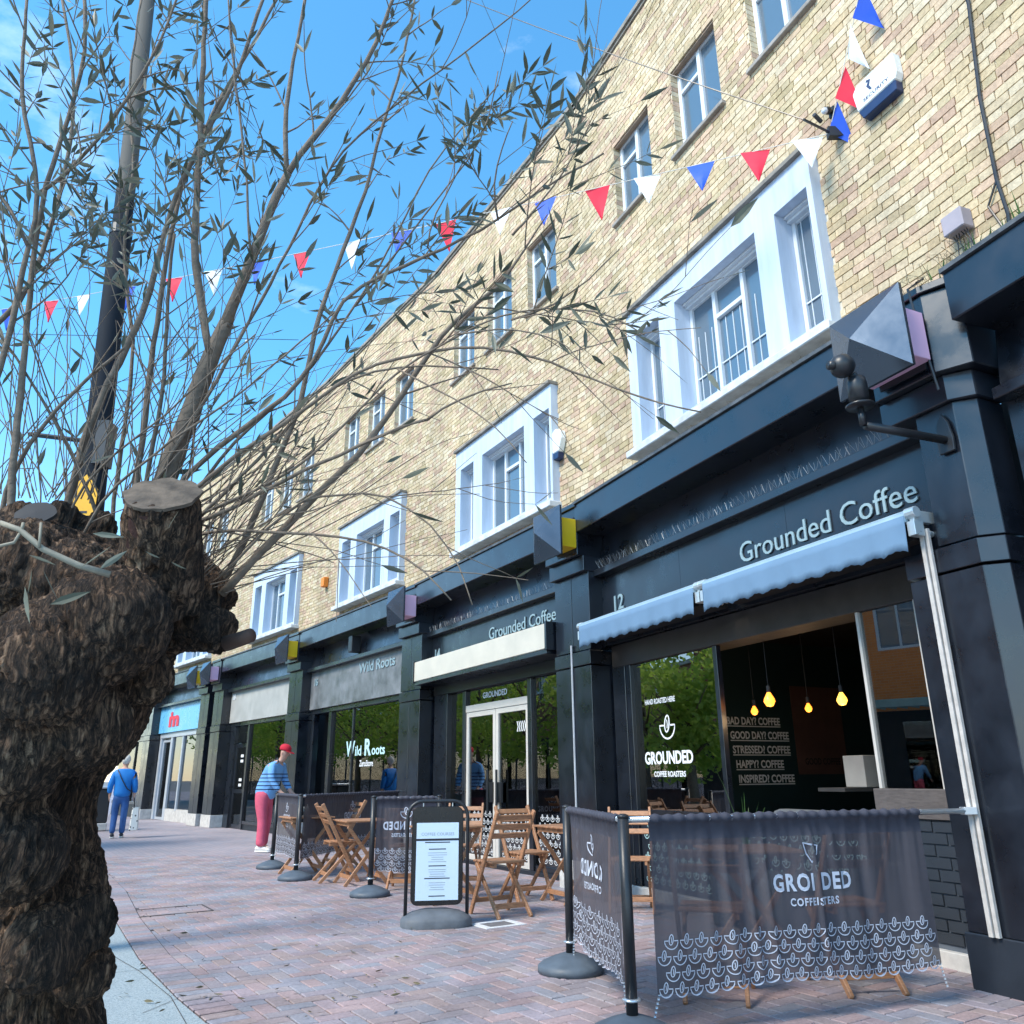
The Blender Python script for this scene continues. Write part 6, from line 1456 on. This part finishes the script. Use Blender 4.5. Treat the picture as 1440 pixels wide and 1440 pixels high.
# ================================================================== ACROSS THE STREET (seen in the glass)
def brickmat(name,c1,c2,mo):
    m=bpy.data.materials.new(name); m.use_nodes=True; n=m.node_tree.nodes; l=m.node_tree.links; b=n['Principled BSDF']; b.inputs['Roughness'].default_value=.85
    t=n.new('ShaderNodeTexCoord'); mp=n.new('ShaderNodeMapping'); mp.inputs['Rotation'].default_value=(radians(90),0,0); l.new(t.outputs['Object'],mp.inputs['Vector']); br=n.new('ShaderNodeTexBrick'); br.inputs['Scale'].default_value=1; br.inputs['Brick Width'].default_value=.225; br.inputs['Row Height'].default_value=.075; br.inputs['Mortar Size'].default_value=.006
    br.inputs['Color1'].default_value=(*c1,1); br.inputs['Color2'].default_value=(*c2,1); br.inputs['Mortar'].default_value=(*mo,1); l.new(mp.outputs[0],br.inputs['Vector']); l.new(br.outputs['Color'],b.inputs['Base Color']); return m
def opp(p,q,h,bm,label,canopy,wins,name='facing_building'):
    p=Vector(p); q=Vector(q); d=(q-p); L=d.length; t=empty(name,(p.x,p.y,0),atan2(d.y,d.x),label,'building')
    g=MB(); holes=[(u,u+1.3,4.6,6.2) for u in wins]; wall_grid(g,0,L,2.9,h,holes,0,.15)
    g.v=[(x,-y if False else y,z_) for x,y,z_ in g.v]; g.box(0,L,.2,6,0,h-.1); g.build('wall',bm,t)
    g=MB(); g.box(-.1,L+.1,-.1,6.1,h,h+.18); g.build('roof',M_STONE,t); g=MB(); g.box(0,L,-.05,0,h-1.0,h-.8); g.build('string_course',M_FRAME,t)
    for u,u2,z0,z1 in holes:
        g=MB(); frame_rect(g,u,u2,z0,z1,.08,.04,.12); g.box(u+.62,u+.68,.04,.12,z0+.08,z1-.08); w=g.build('window',M_FRAME,t); pane(w,u+.08,u2-.08,z0+.08,z1-.08,.09,M_UPGLASS)
    g=MB(); g.box(0,L,.0,.1,0,2.9); g.build('shopfront',M_DARK,t)
    k=0
    while k*1.6+1.5<L: pane(t,k*1.6+.1,k*1.6+1.5,.3,2.6,-.01,M_GLASS); k+=1
    if canopy:
        g=MB(); k=0
        while k*.3<L: g.box(k*.3,k*.3+.06,-1.6,0,2.95,3.05); k+=1
        g.box(0,L,-1.65,-1.58,2.9,3.1); g.build('canopy',mat('green_glass_canopy',(.30,.42,.40),.4),t)
    return t
opp((-15.0,-3),(-15.6,12.2),8.6,brickmat('orange_brick',(.85,.27,.07),(.76,.23,.06),(.6,.33,.18)),'orange brick building across the street, mirrored in the shop glass',True,[1,4,7,9.2,11.4,13.4])
opp((-16.4,12.4),(-17.2,18.6),7.2,brickmat('brown_brick',(.30,.12,.08),(.24,.10,.07),(.25,.18,.14)),'brown brick building across the street, mirrored in the coffee shop windows',False,[1.5,4])
opp((-21,18.5),(-35,40),6.0,MT.get('x') or brickmat('red_brown_brick',(.36,.16,.10),(.30,.13,.09),(.3,.22,.18)),'long red-brown building behind the street trees, mirrored in far windows',False,[2,6,10,14,18])
def street_tree(x,y,h,r,seed,lab):
    rg=random.Random(seed); t=empty('street_tree',(x,y,0),0,lab,'tree','trees across the street'); g=MB(); g.tube([(0,0,0),(.05,.02,h*.25),(-.05,.05,h*.5),(0,0,h*.8)],[.16,.13,.09,.03],10)
    for k in range(9): a=rg.uniform(0,6.28); z_=h*rg.uniform(.3,.65); g.tube([(0,0,z_),(cos(a)*r*.4,sin(a)*r*.4,z_+h*.12),(cos(a)*r*.75,sin(a)*r*.75,z_+h*.22)],[.05,.03,.01],6)
    g.build('trunk',M_BR,t,smooth=True); g=MB()
    bl=[(rg.uniform(-.6,.6)*r,rg.uniform(-.6,.6)*r,h*rg.uniform(.38,.92),rg.uniform(.28,.5)*r) for _ in range(16)]
    for k in range(3600):
        c=bl[k%16]; dv=Vector((rg.gauss(0,1),rg.gauss(0,1),rg.gauss(0,1))).normalized()*c[3]*rg.uniform(.55,1.05); p=Vector(c[:3])+dv; d=Vector((rg.gauss(0,1),rg.gauss(0,1),rg.gauss(0,1))).normalized(); e_=d.orthogonal().normalized(); w=rg.uniform(.06,.12)
        g.add([p-d*w,p+e_*w*.6,p+d*w,p-e_*w*.6],[(0,1,2,3)])
    tag(g.build('crown',leafmat('street_leaf',(.34,.46,.08),.55),t),kind='stuff')
for k,(x,y,h,r) in enumerate(((-17.5,21,6.2,2.4),(-19.5,24.5,7.0,2.7),(-22,28,6.5,2.6),(-25,31.5,7.2,2.8),(-27.5,35,6.8,2.7),(-10.5,15.2,4.4,1.6))):
    street_tree(x,y,h,r,k+40,['leafy green tree across the street mirrored in the plant shop window','taller green tree across the street mirrored in the plant shop glass','green tree across the street mirrored beside the man','green tree across the street mirrored in window 18','farthest green tree across the street','small tree before the orange building mirrored in the left pane'][k])
